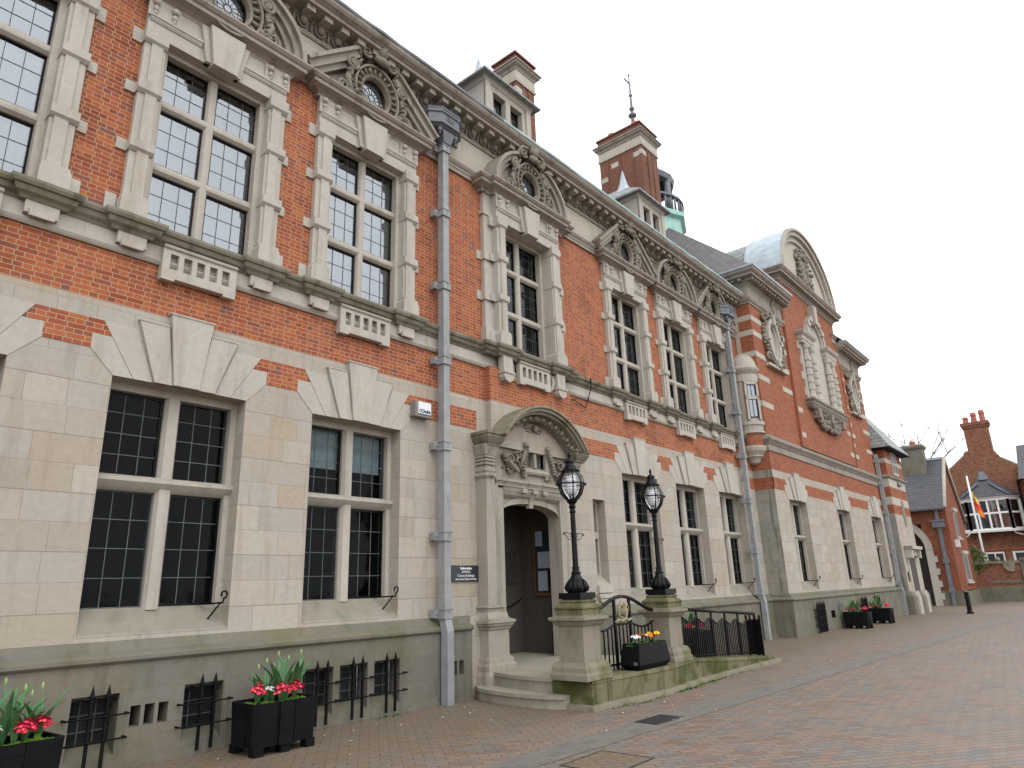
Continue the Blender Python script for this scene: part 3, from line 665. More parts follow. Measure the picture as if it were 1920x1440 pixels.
    for a, b in spans:
        n = int((b - a) / .022) + 2; ph = i * 1.7
        cols = [(c + a + (b - a) * t / n, .27 + .022 * math.sin(t * 1.15 + ph) + .012 * math.sin(t * .37 + ph)) for t in range(n + 1)]
        for t in range(n):
            (xa, ya), (xb, yb) = cols[t], cols[t + 1]; cu.quad((xa, ya, z0 - .02), (xb, yb, z0 - .02), (xb, yb, top), (xa, ya, top))
    build('net_curtain', cu, 'curtain', win)
    if i < 3:
        bl = MB(); bl.box(c - .66, c + .66, .26, .265, 7.86, 8.42); build('roller_blind', bl, 'blind', win)
    # pediment
    p = MB(); yp = y0 - .02; hw = 1.14 if not wide else 1.36
    cp = [(0, 9.14), (.06, 9.14), (.07, 9.19), (.12, 9.22), (.22, 9.25), (.22, 9.31), (.245, 9.32), (.28, 9.36), (.28, 9.39), (0, 9.43)]
    path = [(c - hw + .14, .0), (c - hw + .14, yp), (c + hw - .14, yp), (c + hw - .14, .0)]
    if wide: path = [(c - 1.26, 0), (c - 1.26, -.06), (c - 1.0, -.06), (c - 1.0, yp), (c + 1.0, yp), (c + 1.0, -.06), (c + 1.26, -.06), (c + 1.26, 0)]; hw = 1.14
    p.run(path, cp)
    zs = 9.40
    if i % 2 == 0:                                                # open triangular pediment
        for q in (-1, 1):
            A = (c + q * 1.22, zs); B = (c + q * .30, zs + .80); nx, nz = -(B[1] - A[1]), (B[0] - A[0]); ln = math.hypot(nx, nz); nx, nz = nx / ln, nz / ln
            if nz < 0: nx, nz = -nx, -nz
            for (o0, o1, dd) in ((-.02, .07, .14), (.07, .19, .20), (.19, .25, .26)):
                pts = [(A[0] + nx * o0, A[1] + nz * o0), (B[0] + nx * o0, B[1] + nz * o0), (B[0] + nx * o1, B[1] + nz * o1), (A[0] + nx * o1, A[1] + nz * o1)]
                p.xz(pts if q < 0 else pts[::-1], yp - dd, .02)
        p.xz([(c - 1.1, zs), (c + 1.1, zs), (c + .1, zs + .86), (c - .1, zs + .86)], yp - .035, .02) if False else None
        for q in (-1, 1):
            pts = [(c + q * 1.1, zs), (c + q * .4, zs), (c + q * .4, zs + .62)]; p.xz(pts if q < 0 else pts[::-1], yp - .05, .02)
    else:                                                         # open segmental pediment
        for q in (-1, 1):
            for r0, r1, dd in ((.88, .97, .12), (.97, 1.07, .19), (1.07, 1.14, .26)):
                oo = arc(c, zs, r1 * 1.04, 0, 66, 12, r1 * .88); ii = arc(c, zs, r0 * 1.04, 0, 66, 12, r0 * .88)
                for j in range(12):
                    pts = [ii[j], oo[j], oo[j + 1], ii[j + 1]]
                    if q < 0: pts = [(2 * c - a, b) for a, b in pts][::-1]
                    p.xz(pts, yp - dd, .02)
            pts = [(c + .45, zs)] + arc(c, zs, .92, 0, 55, 8, .78)
            if q < 0: pts = [(2 * c - a, b) for a, b in pts][::-1]
            p.xz(pts, yp - .05, .02)
    pd = build('pediment', p, 'cornice', win)
    g2 = MB(); carve_oculus(g2, c, yp - .06, 9.72, style=i); build('carved_cartouche', g2, 'carved', pd)
    oc = MB(); oc.add([(c, yp - .03, 9.72)] + [(c + .262 * math.cos(R(a)), yp - .03, 9.72 + .302 * math.sin(R(a))) for a in range(0, 360, 12)], [(0, j + 1, (j + 1) % 30 + 1) for j in range(30)])
    build('oval_pane', oc, 'glass', pd)
    ocb = MB(); ocb.add([(c, yp + .0, 9.72)] + [(c + .27 * math.cos(R(a)), yp + .0, 9.72 + .31 * math.sin(R(a))) for a in range(0, 360, 12)], [(0, j + 1, (j + 1) % 30 + 1) for j in range(30)])
    build('oval_blind', ocb, 'curtain', pd)
    oc = MB()
    for a in range(0, 360, 30): oc.tube([(c + .05 * math.cos(R(a)), yp - .035, 9.72 + .05 * math.sin(R(a))), (c + .26 * math.cos(R(a)), yp - .035, 9.72 + .30 * math.sin(R(a)))], .005, 4)
    for f in (.06, .16): oc.tube([(c + f * math.cos(R(a)), yp - .035, 9.72 + f * 1.15 * math.sin(R(a))) for a in range(0, 360, 15)], .005, 4, True)
    build('oval_cames', oc, 'cames', pd)
for i, c in enumerate(UWC): upper_window(i, c)

# ---------------------------------------------------------------- lower windows
def lower_window(i, c, owner, y=0.0, stay=True, bl=None, wd=None):
    h = wd or LH; s = MB(); zt0, zt1 = 2.80, 2.97; yi = y + .24
    for q in (-1, 1):
        a, b = sorted((c + q * h, c + q * (h - .07))); s.box(a, b, yi - .02, yi + .16, 1.5, LHEAD)
    s.box(c - h + .07, c + h - .07, yi - .02, yi + .16, LHEAD - .09, LHEAD)
    s.xy([(c - .09, yi + .15), (c - .09, yi + .02), (c - .06, yi - .03), (c + .06, yi - .03), (c + .09, yi + .02), (c + .09, yi + .15)], 1.5, LHEAD - .09)
    s.yz([(yi + .15, zt0), (yi + .02, zt0), (yi - .02, zt0 + .03), (yi - .05, zt0 + .06), (yi - .085, zt0 + .10), (yi - .085, zt0 + .14), (yi - .03, zt1), (yi + .15, zt1)][::-1], c - h, c + h)
    sl = MB(); sl.yz([(y + .004, LSILL + .002), (y + .02, LSILL + .03), (yi + .02, 1.53), (yi + .2, 1.53), (yi + .2, LSILL)][::-1], c - h, c + h)   # steep weathered sill
    win = build('lower_window', s, 'stone', owner); build('window_sill', sl, 'sillgrime', win)
    g = MB(); ca = MB(); fr = MB(); frk = MB()
    for k, (xa, xb) in enumerate(((c - h + .07, c - .09), (c + .09, c + h - .07))):
        leaded(g, ca, xa, xb, 1.53, zt0, yi + .08, 3, 4, frk if k else fr, .03 if k else .014, .0042)
        leaded(g, ca, xa, xb, zt1, LHEAD - .09, yi + .08, 3, 4, fr if k else frk, .014 if k else .03, .0042)
    build('glazing', g, 'glassdark', win); build('lead_cames', ca, 'camesgrey', win); build('lead_edge', fr, 'camesgrey', win); build('casement', frk, 'iron', win)
    k = MB()
    k.xz([(c - .15, LHEAD), (c + .15, LHEAD), (c + .26, 4.90), (c - .26, 4.90)], y - .075, y + .02); k.box(c - .275, c + .275, y - .085, y + .02, 4.90, 4.92)
    for q in (-1, 1):
        pts = [(c + q * .155, LHEAD), (c + q * .36, LHEAD), (c + q * .60, 4.74), (c + q * .262, 4.74)]; k.xz(pts if q > 0 else pts[::-1], y - .045, y + .02)
        pts = [(c + q * .262, 4.74), (c + q * .61, 4.74), (c + q * .61, 4.755), (c + q * .262, 4.755)]; k.xz(pts if q > 0 else pts[::-1], y - .052, y + .02)
    build('keystone', k, 'stone', win)
    for q in (-1, 1):
        v = MB(); pts = [(c + q * .366, LHEAD), (c + q * .58, LHEAD), (c + q * .96, 4.64), (c + q * .61, 4.64)]; v.xz(pts if q > 0 else pts[::-1], y - .010, y + .01)
        pts = [(c + q * .586, LHEAD), (c + q * .80, LHEAD), (c + q * 1.06, 4.30), (c + q * 1.06, 4.47), (c + q * .86, 4.47)]; v.xz(pts if q > 0 else pts[::-1], y - .007, y + .01)
        build('voussoir', v, 'stone', win)
    if stay:                                                      # curled iron casement stay
        t = MB(); x = c + h - .25
        t.tube([(x, yi - .0, 1.545), (x + .10, y + .08, 1.545), (x + .12, y - .09, 1.55), (x + .12, y - .11, 1.60)], .012, 6)
        t.tube([(x + .12 + .035 * math.cos(R(a)) - .035 * 0, y - .11 - .0, 1.64 + .04 * math.sin(R(a))) for a in range(-90, 240, 30)], .011, 6)
        t.tube([(x + .05, y + .12, 1.36), (x + .115, y - .04, 1.545)], .010, 6)
        build('window_stay', t, 'ironmatt', win)
    if bl:
        b_ = MB()
        for xa, xb, za, zb in bl: b_.box(c + xa, c + xb, yi + .16, yi + .165, za, zb)
        build('roller_blind', b_, 'blind', win)
BL = {2: [(-.70, .70, 3.36, 4.0)], 5: [(-.6, -.1, 3.3, 4.0)]}
for i, c in enumerate(LWC): lower_window(i, c, hall, bl=BL.get(i), stay=i != 2 or True)
# narrow window right of the entrance
s = MB(); s.box(12.13, 12.19, .2, .32, 1.62, 3.35); s.box(12.52, 12.58, .2, .32, 1.62, 3.35); s.box(12.19, 12.52, .16, .32, 2.55, 2.68); s.box(12.19, 12.52, .2, .32, 3.28, 3.35)
s.yz([(.002, 1.62), (.28, 1.88), (.32, 1.88), (.32, 1.62)][::-1], 12.13, 12.58)
s.box(12.10, 12.62, -.05, .02, 1.46, 1.60); s.xz([(12.08, 1.36), (12.64, 1.36), (12.68, 1.44), (12.04, 1.44)], -.09, .02); s.xz([(12.14, 1.28), (12.58, 1.28), (12.64, 1.36), (12.08, 1.36)], -.07, .02)
nw = build('narrow_window', s, 'stone', hall); g = MB(); ca = MB(); leaded(g, ca, 12.19, 12.52, 1.88, 2.55, .26, 2, 3); leaded(g, ca, 12.19, 12.52, 2.68, 3.28, .26, 2, 3); build('glazing', g, 'glassdark', nw); build('lead_cames', ca, 'camesgrey', nw)

# basement lights with iron grilles
for i, (a, b) in enumerate(BW):
    s = MB(); s.yz([(PY, .14), (PY + .20, .24), (PY + .22, .14)][::-1], a, b)
    bwn = build('basement_window', s, 'plinth', hall); s = MB(); s.box(a, b, PY + .16, PY + .2, .66, .71); build('lintel', s, 'plinth', bwn)
    g = MB(); ca = MB(); leaded(g, ca, a, b, .22, .67, PY + .19, 3, 3, None, .02, .006); build('glazing', g, 'glassdark', bwn); build('lead_cames', ca, 'cames', bwn)
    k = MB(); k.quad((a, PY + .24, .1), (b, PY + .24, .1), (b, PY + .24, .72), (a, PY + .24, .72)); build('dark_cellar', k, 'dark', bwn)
    k = MB(); yb = PY - .07
    for f in (.36, .70):
        x = a + (b - a) * f
        k.box(x - .014, x + .014, yb - .014, yb + .014, .05, .74); k.add([(x - .02, yb - .02, .70), (x + .02, yb - .02, .70), (x + .02, yb + .02, .70), (x - .02, yb + .02, .70), (x, yb, .82)], [(0, 1, 4), (1, 2, 4), (2, 3, 4), (3, 0, 4)])
        k.tube([(x, yb, .70), (x, PY + .01, .70)], .01, 5)
    for z in (.52, .30):
        k.tube([(a - .06, yb - .02, z), (b + .07, yb - .02, z)], .009, 6); k.tube([(b + .07, yb - .02, z), (b + .07, PY + .02, z)], .012, 6); k.tube([(a - .06, yb - .02, z), (a - .06, PY + .02, z)], .012, 6)
    k.tube([(b - .05 + .03 * math.cos(R(t)), PY + .02, .655 + .03 * math.sin(R(t))) for t in range(0, 330, 30)], .008, 5)
    for q in (.2, .5): k.tube([(a + (b - a) * q + .05 * math.cos(R(t)), PY + .03, .66 + .02 * math.sin(R(t))) for t in range(0, 360, 45)], .006, 5)
    build('iron_grille', k, 'ironmatt', bwn)
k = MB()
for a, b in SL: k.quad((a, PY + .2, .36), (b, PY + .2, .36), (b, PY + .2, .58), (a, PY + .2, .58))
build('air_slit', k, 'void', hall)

# ---------------------------------------------------------------- downpipes
def downpipe(x, y, r, ztop, zbot, zs, owner, kick=None, hopper=True, big=1.0):
    p = MB()
    if kick: p.box(x - r, x + r, y - r, y + r, kick + .12, ztop); p.add([(x - r, y - r, kick + .12), (x + r, y - r, kick + .12), (x + r, y + r, kick + .12), (x - r, y + r, kick + .12), (x - r, y - r - .06, kick - .1), (x + r, y - r - .06, kick - .1), (x + r, y + r - .06, kick - .1), (x - r, y + r - .06, kick - .1)], [(0, 1, 5, 4), (1, 2, 6, 5), (2, 3, 7, 6), (3, 0, 4, 7)]); p.box(x - r, x + r, y - r - .06, y + r - .06, zbot, kick - .1)
    else: p.box(x - r, x + r, y - r, y + r, zbot, ztop)
    dp = build('downpipe', p, 'pipe', owner)
    for z in zs:
        k = MB(); yy = y if (not kick or z > kick) else y - .06
        k.box(x - r - .018, x + r + .018, yy - r - .018, yy + r + .01, z - .07, z + .07); k.box(x - r - .028, x + r + .028, yy - r - .028, yy + r + .01, z + .055, z + .075); k.box(x - r - .028, x + r + .028, yy - r - .028, yy + r + .01, z - .075, z - .055)
        k.box(x - r - .10, x - r - .01, yy + r - .02, yy + r + .09, z - .06, z + .06); k.ball(x - r - .06, yy + r - .03, z, .015, .015, .015)
        k.tube([(x + .03 * math.cos(R(a)), yy - r - .02, z + .035 * math.sin(R(a))) for a in range(-120, 150, 30)], .006, 4)
        build('pipe_bracket', k, 'pipe', dp)
    if hopper:
        k = MB(); yf = y - .02
        k.add([(x - .09, yf - .09, ztop - .02), (x + .09, yf - .09, ztop - .02), (x + .09, yf + .09, ztop - .02), (x - .09, yf + .09, ztop - .02), (x - .15, yf - .14, ztop + .20), (x + .15, yf - .14, ztop + .20), (x + .15, yf + .12, ztop + .20), (x - .15, yf + .12, ztop + .20)], [(0, 1, 5, 4), (1, 2, 6, 5), (2, 3, 7, 6), (3, 0, 4, 7)])
        pl = [(x - .40, yf + .1), (x - .40, yf - .02), (x - .22, yf - .18), (x + .22, yf - .18), (x + .40, yf - .02), (x + .40, yf + .1)]
        k.run(pl, [(-.22, ztop + .20), (-.06, ztop + .24), (-.02, ztop + .27), (.02, ztop + .28), (.02, ztop + .31), (0, ztop + .33), (0, ztop + .50), (.025, ztop + .51), (.025, ztop + .54), (.01, ztop + .56), (.02, ztop + .60), (.03, ztop + .62), (-.2, ztop + .62)])
        for t in range(-5, 6): k.ball(x + t * .038, yf - .205, ztop + .57, .012, .01, .016, 5, 4)
        k.box(x - .52, x - .41, yf + .15, yf + .19, ztop + .28, ztop + .58); k.box(x + .41, x + .52, yf + .15, yf + .19, ztop + .28, ztop + .58)
        for q in (-.07, 0, .07): k.tube([(x + q + .025 * math.sin(R(a)), yf - .185, ztop + .42 + .055 * math.cos(R(a))) for a in range(20, 330, 40)], .007, 4)
        for q in (-1, 1): k.ball(x + q * .2, yf - .1, ztop + .18, .05, .05, .06); k.ball(x + q * .2, yf - .1, ztop + .11, .02, .02, .03)
        build('rainwater_hopper', k, 'lead', dp)
        k = MB(); k.box(x - .07, x + .07, y + .0, y + .12, ztop + .6, ztop + .95); build('gutter_outlet', k, 'lead', dp)
downpipe(7.66, -.18, .068, 9.55, 0, (9.44, 8.10, 6.68, 5.31, 3.85, 2.42, 1.27), hall, kick=1.12)
downpipe(20.08, -.18, .068, 9.40, 0, (9.3, 7.9, 6.55, 5.2, 3.85, 2.42, 1.27), hall, kick=1.12)

# ---------------------------------------------------------------- entrance porch
C = 10.03; FZ = .36
mb = MB()
# projecting bay above the hood
mb.wall(8.87, 11.36, 4.87, 5.52, -.13, [], .1); mb.quad((8.87, .02, 4.87), (8.87, -.13, 4.87), (8.87, -.13, 5.52), (8.87, .02, 5.52)); mb.quad((11.36, -.13, 4.87), (11.36, .02, 4.87), (11.36, .02, 5.52), (11.36, -.13, 5.52))
build('entrance_bay_brick', mb, 'brick', hall)
mb = MB()
mb.box(8.87, 11.36, -.13, .05, 4.05, 4.868)
# sides of the doorway and porch ends below the plinth line
build('entrance_wall', mb, 'ashlar', hall); mb = MB()
mb.xy([(8.30, -.10), (8.62, -.10), (8.62, -.03), (9.0, -.03), (9.0, .3), (8.30, .3)], 0, 1.21); build('entrance_wall', mb, 'ashlar', hall); mb = MB()
mb.box(11.2, 11.9, -.05, .3, 0, 1.21)
build('entrance_wall', mb, 'ashlar', hall)
porch = MB()
OX0, OX1 = 9.22, 10.96                                           # clear opening
arcp = arc((OX0 + OX1) / 2, 2.88, (OX1 - OX0) / 2, 180, 0, 18, .22)
for i in range(18):
    (xa, za), (xb, zb) = arcp[i], arcp[i + 1]; porch.xz([(xa, za), (xb, zb), (xb, 3.32), (xa, 3.32)], .06, .30)
porch.box(8.98, OX0, -.06, .30, FZ, 3.32); porch.box(OX1, 11.2, -.006, .30, FZ, 3.32)
o_, i_ = arc((OX0 + OX1) / 2, 2.88, .87, 180, 0, 18, .34), arc((OX0 + OX1) / 2, 2.88, .87, 180, 0, 18, .22)
for i in range(18): porch.xz([i_[i], i_[i + 1], o_[i + 1], o_[i]], .02, .08)
# coved head with dentil string and key
porch.yz([(.08, 3.16), (.04, 3.17), (-.03, 3.22), (-.07, 3.30), (-.08, 3.36), (.1, 3.36)][::-1], OX0, OX1)
porch.box(8.98, 11.2, -.10, .05, 3.36, 3.40); porch.box(8.96, 11.2, -.13, .05, 3.44, 3.49)
x = 9.0
while x < 11.17: porch.box(x, x + .022, -.115, .05, 3.40, 3.44); x += .04
for a, b in ((-.34, -.2), (-.03, .10), (.26, .40)): porch.box(10.05 + a, 10.05 + b, -.12, .02, 3.27, 3.35)
porch.yz([(-.10, 3.30), (-.02, 3.16), (.0, 3.02), (.08, 3.02), (.08, 3.32)][::-1], 10.02, 10.13)
# pilasters, pedestals and corbels carrying the hood
for q, xa, xb in ((-1, 8.58, 8.80), (1, 11.16, 11.38)):
    pp_ = [(xa, .0), (xa, -.24), (xb, -.24), (xb, .0)]
    ab_ = MB(); ab_.run([(xa - .02, 0), (xa - .02, -.33), (xb + .06, -.33), (xb + .06, 0)], [(-.1, 3.97), (.0, 3.98), (.01, 4.02), (.025, 4.03), (.05, 4.07), (.075, 4.12), (.075, 4.16), (.095, 4.17), (.095, 4.22), (-.3, 4.24)]); build('hood_abacus', ab_, 'sillstone', hall)
    if q > 0:                                                    # the far end rests on a scrolled corbel
        porch.yz([(0, 3.60), (-.08, 3.62), (-.14, 3.70), (-.15, 3.78), (-.22, 3.84), (-.28, 3.92), (-.30, 3.98), (0, 3.98)][::-1], xa, xb); porch.ball((xa + xb) / 2, -.13, 3.70, .10, .06, .08); continue
    porch.box(xa, xb, -.24, .02, 1.35, 3.62)
    porch.box(xb, xb + .24, -.10, .02, 1.25, 3.36)
    porch.run(pp_, [(0, 3.42), (.02, 3.44), (.035, 3.47), (.02, 3.50), (.0, 3.52), (.015, 3.55), (.015, 3.58), (0, 3.60)])
    for zz in (3.66, 3.72, 3.78): porch.run(pp_, [(-.02, zz), (.012, zz), (.012, zz + .035), (-.02, zz + .035)])
    porch.box(xa + .02, xb - .02, -.22, .02, 3.60, 3.95)
    porch.run(pp_, [(-.02, 3.80), (.02, 3.82), (.045, 3.90), (.075, 3.98), (.075, 4.0), (-.1, 4.0)])
    porch.ball((xa + xb) / 2, -.27, 3.48, .05, .03, .04)
    b_ = [(xa - .06, 0), (xa - .06, -.28), (xb + .22, -.28), (xb + .22, 0)]
    porch.run(b_, [(.10, 0), (.10, .30), (.08, .36), (.08, .44), (.05, .48), (.05, .53), (.02, .56), (.0, .58), (0, .97), (.02, .98), (.03, 1.01), (.06, 1.04), (.06, 1.07), (.085, 1.08), (.085, 1.12), (.02, 1.14), (0, 1.16), (-.02, 1.24), (-.05, 1.26), (-.05, 1.30), (-.02, 1.31), (-.02, 1.33), (-.06, 1.36), (-.3, 1.37)])
por = build('porch', porch, 'porchstone', hall)
# segmental hood
hd = MB(); HC, HZ = 10.03, 4.17
def hood_arc(half, rise, n=24): 
    r = (half * half + rise * rise) / (2 * rise); a = math.degrees(math.asin(half / r)); return arc(HC, HZ + rise - r, r, 90 + a, 90 - a, n)
def hband(o1, i1, ya, yb):
    for i in range(24): hd.xz([i1[i], i1[i + 1], o1[i + 1], o1[i]], ya, yb)
A0 = hood_arc(1.26, .70); A1 = hood_arc(1.22, .66); A2 = hood_arc(1.17, .60); A3 = hood_arc(1.12, .55); A4 = hood_arc(1.02, .45)
hband(A0, A1, -.55, -.0); hband(A1, A2, -.51, -.0); hband(A2, A3, -.45, -.0); hband(A3, A4, -.28, -.0)
ho = build('entrance_hood', hd, 'mossy2', por)
eg = MB()
for i in range(1, 24):
    x, z = (A3[i][0] + A4[i][0]) / 2, (A3[i][1] + A4[i][1]) / 2
    if i % 2: eg.ball(x, -.31, z, .055, .06, .055, 8, 6)
    else:
        for d in (-.03, .03): eg.ball(x + d * .6, -.30, z + d, .018, .05, .045, 6, 4, (HC - x) * .5)
build('egg_moulding', eg, 'carved', ho)
# tympanum with two-light window, carved supporters and winged head
ty = MB(); T = hood_arc(1.05, .50)
pts = [(9.0, 3.49), (11.08, 3.49)] + [(x, z) for x, z in T[::-1]]
hw0, hw1, hz0, hz1 = 9.84, 10.42, 3.77, 4.38
ty.box(8.98, hw0 - .0, -.06, .2, 3.49, 4.20); ty.box(hw1, 11.1, -.06, .2, 3.49, 4.20); ty.box(hw0, hw1, -.06, .2, 3.49, hz0); ty.xz([(8.98, 4.20), (hw0, 4.20), (hw0, hz1), (hw1, hz1), (hw1, 4.20), (11.1, 4.20)] + T[::-1], -.06, .2)
ty.box(hw0 - .10, hw0, -.12, .0, 3.56, hz1 + .12); ty.box(hw1, hw1 + .10, -.12, .0, 3.56, hz1 + .12); ty.box(hw0, hw1, -.12, .0, hz1, hz1 + .06); ty.box(10.095, 10.165, -.10, .2, hz0, hz1)
ty.yz([(-.14, hz0 - .10), (-.12, hz0 - .04), (.0, hz0), (.0, hz0 - .14), (-.12, hz0 - .14)][::-1], hw0 - .1, hw1 + .1)
o1, i1 = arc(10.13, hz1 + .02, .40, 150, 30, 10, .34), arc(10.13, hz1 + .02, .33, 150, 30, 10, .27)
for i in range(10): ty.xz([i1[i], i1[i + 1], o1[i + 1], o1[i]], -.14, .0)
tym = build('tympanum', ty, 'porchstone', por)
g = MB(); ca = MB(); leaded(g, ca, hw0, 10.095, hz0, hz1, .0, 2, 3); leaded(g, ca, 10.165, hw1, hz0, hz1, .0, 2, 3); build('glazing', g, 'glassdark', tym); build('lead_cames', ca, 'camesgrey', tym)
cv = MB()
cv.ball(10.05, -.19, 4.50, .06, .06, .075, 8, 7)
wh = cv; cv = MB()
for q in (-1, 1):
    for k in range(5): wh.ball(10.05 + q * (.10 + k * .035), -.14, 4.52 + .02 * k - .006 * k * k, .075 - .006 * k, .03, .026, 7, 5, q * (.5 + .1 * k)); wh.ball(10.05 + q * (.09 + k * .02), -.14, 4.45, .055, .025, .018, 6, 4, -q * .4)
    bx = 10.13 + q * .62
    # scrolled sea-creature supporters
    cv.tube([(bx - q * .30, -.12, 4.16), (bx - q * .26, -.16, 4.02), (bx - q * .18, -.16, 3.88), (bx - q * .14, -.14, 3.74), (bx - q * .20, -.12, 3.62)], [.035, .05, .045, .03, .018], 8)
    cv.spiral(bx - q * .22, -.12, 3.61, .06, .015, 1.3, R(90), .022, q); cv.ball(bx - q * .28, -.15, 4.16, .07, .06, .06)
    cv.tube([(bx + q * .26, -.11, 3.84), (bx + q * .18, -.14, 3.74), (bx + q * .06, -.15, 3.68), (bx - q * .04, -.14, 3.66)], [.03, .045, .05, .03], 8)
    cv.ball(bx + q * .30, -.13, 3.90, .06, .06, .06); cv.spiral(bx + q * .12, -.12, 3.86, .12, .03, 1.2, R(-90), .022, q)
    rnd = random.Random(5 + q)
    for k in range(9): cv.ball(bx - q * (.30 - .018 * k), -.20, 4.12 - .055 * k, .05, .025, .018, 6, 4, q * .5); cv.ball(bx + q * (.24 - .03 * k), -.19, 3.80 - .02 * k, .018, .025, .04, 6, 4, q * .5)
    cv.spiral(bx - q * .34, -.12, 4.10, .06, .015, 1.2, R(0), .018, q)
    for k in range(70):
        a = rnd.uniform(0, 6.28); r = rnd.uniform(0, 1) ** .5; px = bx + q * .02 + .30 * r * math.cos(a); pz = 3.80 + .24 * r * math.sin(a) + (.1 if px * q < bx * q else -.04)
        rr = rnd.uniform(.018, .04); cv.ball(px, -.08 - rnd.uniform(0, .05), pz, rr, rr, rr * .8, 6, 4)
build('carved_supporters', cv, 'carved', tym); build('winged_head', wh, 'carved', tym)
# inside of the porch
pi_ = MB(); RX0, RX1, RY = 8.6, 11.42, 1.42
pi_.quad((RX0, RY, FZ), (RX1, RY, FZ), (RX1, RY, 3.5), (RX0, RY, 3.5)); pi_.quad((RX1, RY, FZ), (RX1, .3, FZ), (RX1, .3, 3.5), (RX1, RY, 3.5)); pi_.quad((RX0, .3, FZ), (RX0, RY, FZ), (RX0, RY, 3.5), (RX0, .3, 3.5)); pi_.quad((RX0, .3, 3.5), (RX0, RY, 3.5), (RX1, RY, 3.5), (RX1, .3, 3.5))

pi_.box(RX0, 8.99, .301, .33, FZ, 3.5); pi_.box(11.19, RX1, .301, .33, FZ, 3.5); pi_.box(RX0, RX1, .301, .33, 3.31, 3.5)
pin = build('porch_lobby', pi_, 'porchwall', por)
k = MB(); k.box(10.75, 11.2, RY - .05, RY - .002, 1.70, 2.32); build('dark_panel', k, 'dark', pin)
k = MB(); k.tube([(10.3 + 1.05 * t / 12, RY - .04, 1.40 - .16 * math.sin(math.pi * t / 12)) for t in range(13)], .012, 5); build('hanging_cable', k, 'ironmatt', pin)
k = MB(); k.box(RX1 - .10, RX1 - .05, .52, .60, FZ, 1.75); k.box(RX1 - .11, RX1 - .04, .50, .62, 1.6, 1.95); build('gate_stile', k, 'ironmatt', pin)

# notice board (a thing on the lobby wall)
nb = thing('notice_board', (RX1, 1.0, 1.4), 'oak framed notice board with pale papers inside the dark entrance', 'notice board')
k = MB(); k.box(RX1 - .04, RX1 - .005, .44, 1.0, 1.50, 2.75); build('board', k, 'board', nb)
k = MB(); k.box(RX1 - .06, RX1 - .003, 1.0, 1.05, 1.44, 2.8); k.box(RX1 - .06, RX1 - .003, .40, 1.0, 1.44, 1.50); k.box(RX1 - .06, RX1 - .003, .40, 1.0, 2.75, 2.8); k.box(RX1 - .06, RX1 - .003, .40, .44, 1.50, 2.75); build('frame', k, 'wood', nb)
for a, b, c_, d in ((.55, .93, 1.98, 2.30), (.70, .94, 1.54, 1.92), (.50, .62, 2.34, 2.50), (.80, .98, 2.42, 2.72)):
    k = MB(); k.box(RX1 - .046, RX1 - .041, a, b, c_, d); build('notice', k, 'paper', nb)

# wall sign
SX, SZ = 8.285, 1.86
sg = thing('wall_sign', (SX, 0, SZ - .13), 'dark slate coloured sign with white lettering beside the entrance', 'sign')
k = MB(); k.box(SX - .34, SX + .34, -.03, .0, SZ - .125, SZ + .125); build('sign_plate', k, 'sign', sg)
for t, s_, z, b_ in (('Staffordshire', .052, SZ + .062, .0016), ('County Council', .026, SZ + .025, .0006), ('County Buildings', .058, SZ - .052, .0), ('Martin Street, Stafford ST16 2LH', .036, SZ - .102, .0005)):
    build('lettering', letters(t, s_, (SX, -.031, z), depth=.002, bold=b_), 'letter', sg)
k = MB(); k.box(SX - .115, SX + .115, -.033, -.03, SZ + .010, SZ + .014); build('rule', k, 'letter', sg)

# alarm bell box
ab = thing('alarm_box', (7.24, 0, 4.30), 'white fronted alarm box on the brick between lintel and downpipe', 'alarm box')
k = MB(); k.box(7.08, 7.40, -.13, .0, 4.30, 4.53); k.box(7.06, 7.42, -.14, .0, 4.28, 4.31); build('housing', k, 'greybox', ab)
k = MB(); k.box(7.13, 7.395, -.155, -.13, 4.325, 4.52); build('cover', k, 'plastic', ab)
build('lettering', letters('Chubb', .075, (7.28, -.156, 4.345), depth=.002, bold=.003), 'navy', ab)
k = MB(); k.tube([(7.165 + .022 * math.cos(R(a)), -.157, 4.372 + .022 * math.sin(R(a))) for a in range(40, 330, 30)], .005, 4); build('emblem', k, 'navy', ab)

for q in (-1, 1):
    cb = MB(); x = 10.08 + q * .83
    cb.xz([(x - .13, 5.34), (x - .10, 5.29), (x, 5.25), (x + .10, 5.29), (x + .13, 5.34), (x + .13, 5.42), (x - .13, 5.42)], -.27, -.12); cb.xz([(x - .15, 5.42), (x + .15, 5.42), (x + .15, 5.46), (x - .15, 5.46)], -.29, -.12); cb.xz([(x - .13, 5.46), (x + .13, 5.46), (x + .13, 5.75), (x - .13, 5.75)], -.25, -.12)
    x2 = 10.08 + q * .59
    cb.tube([(x2 + q * .04, -.16, 5.70), (x2 + q * .06, -.17, 5.56), (x2 + q * .02, -.17, 5.42), (x2 - q * .04, -.16, 5.36)], [.03, .035, .03, .02], 6); cb.spiral(x2 - q * .03, -.15, 5.40, .045, .01, 1.3, R(-90), .016, q); cb.spiral(x2 + q * .03, -.15, 5.68, .045, .01, 1.3, R(90), .016, q)
    for k in range(8): cb.ball(x2 - q * .02, -.15, 5.44 + k * .03, .035, .025, .014, 6, 4, q * .6)
    build('carved_corbel', cb, 'stone', hall)
# loose cable near the entrance bay
k = MB(); k.tube([(11.38, -.03, 5.36), (11.6, -.04, 5.40), (11.9, -.03, 5.34), (12.05, -.02, 5.30), (12.10, -.06, 5.45), (12.11, -.17, 5.75), (12.12, -.17, 5.97)], .012, 5); build('wall_cable', k, 'ironmatt', hall)

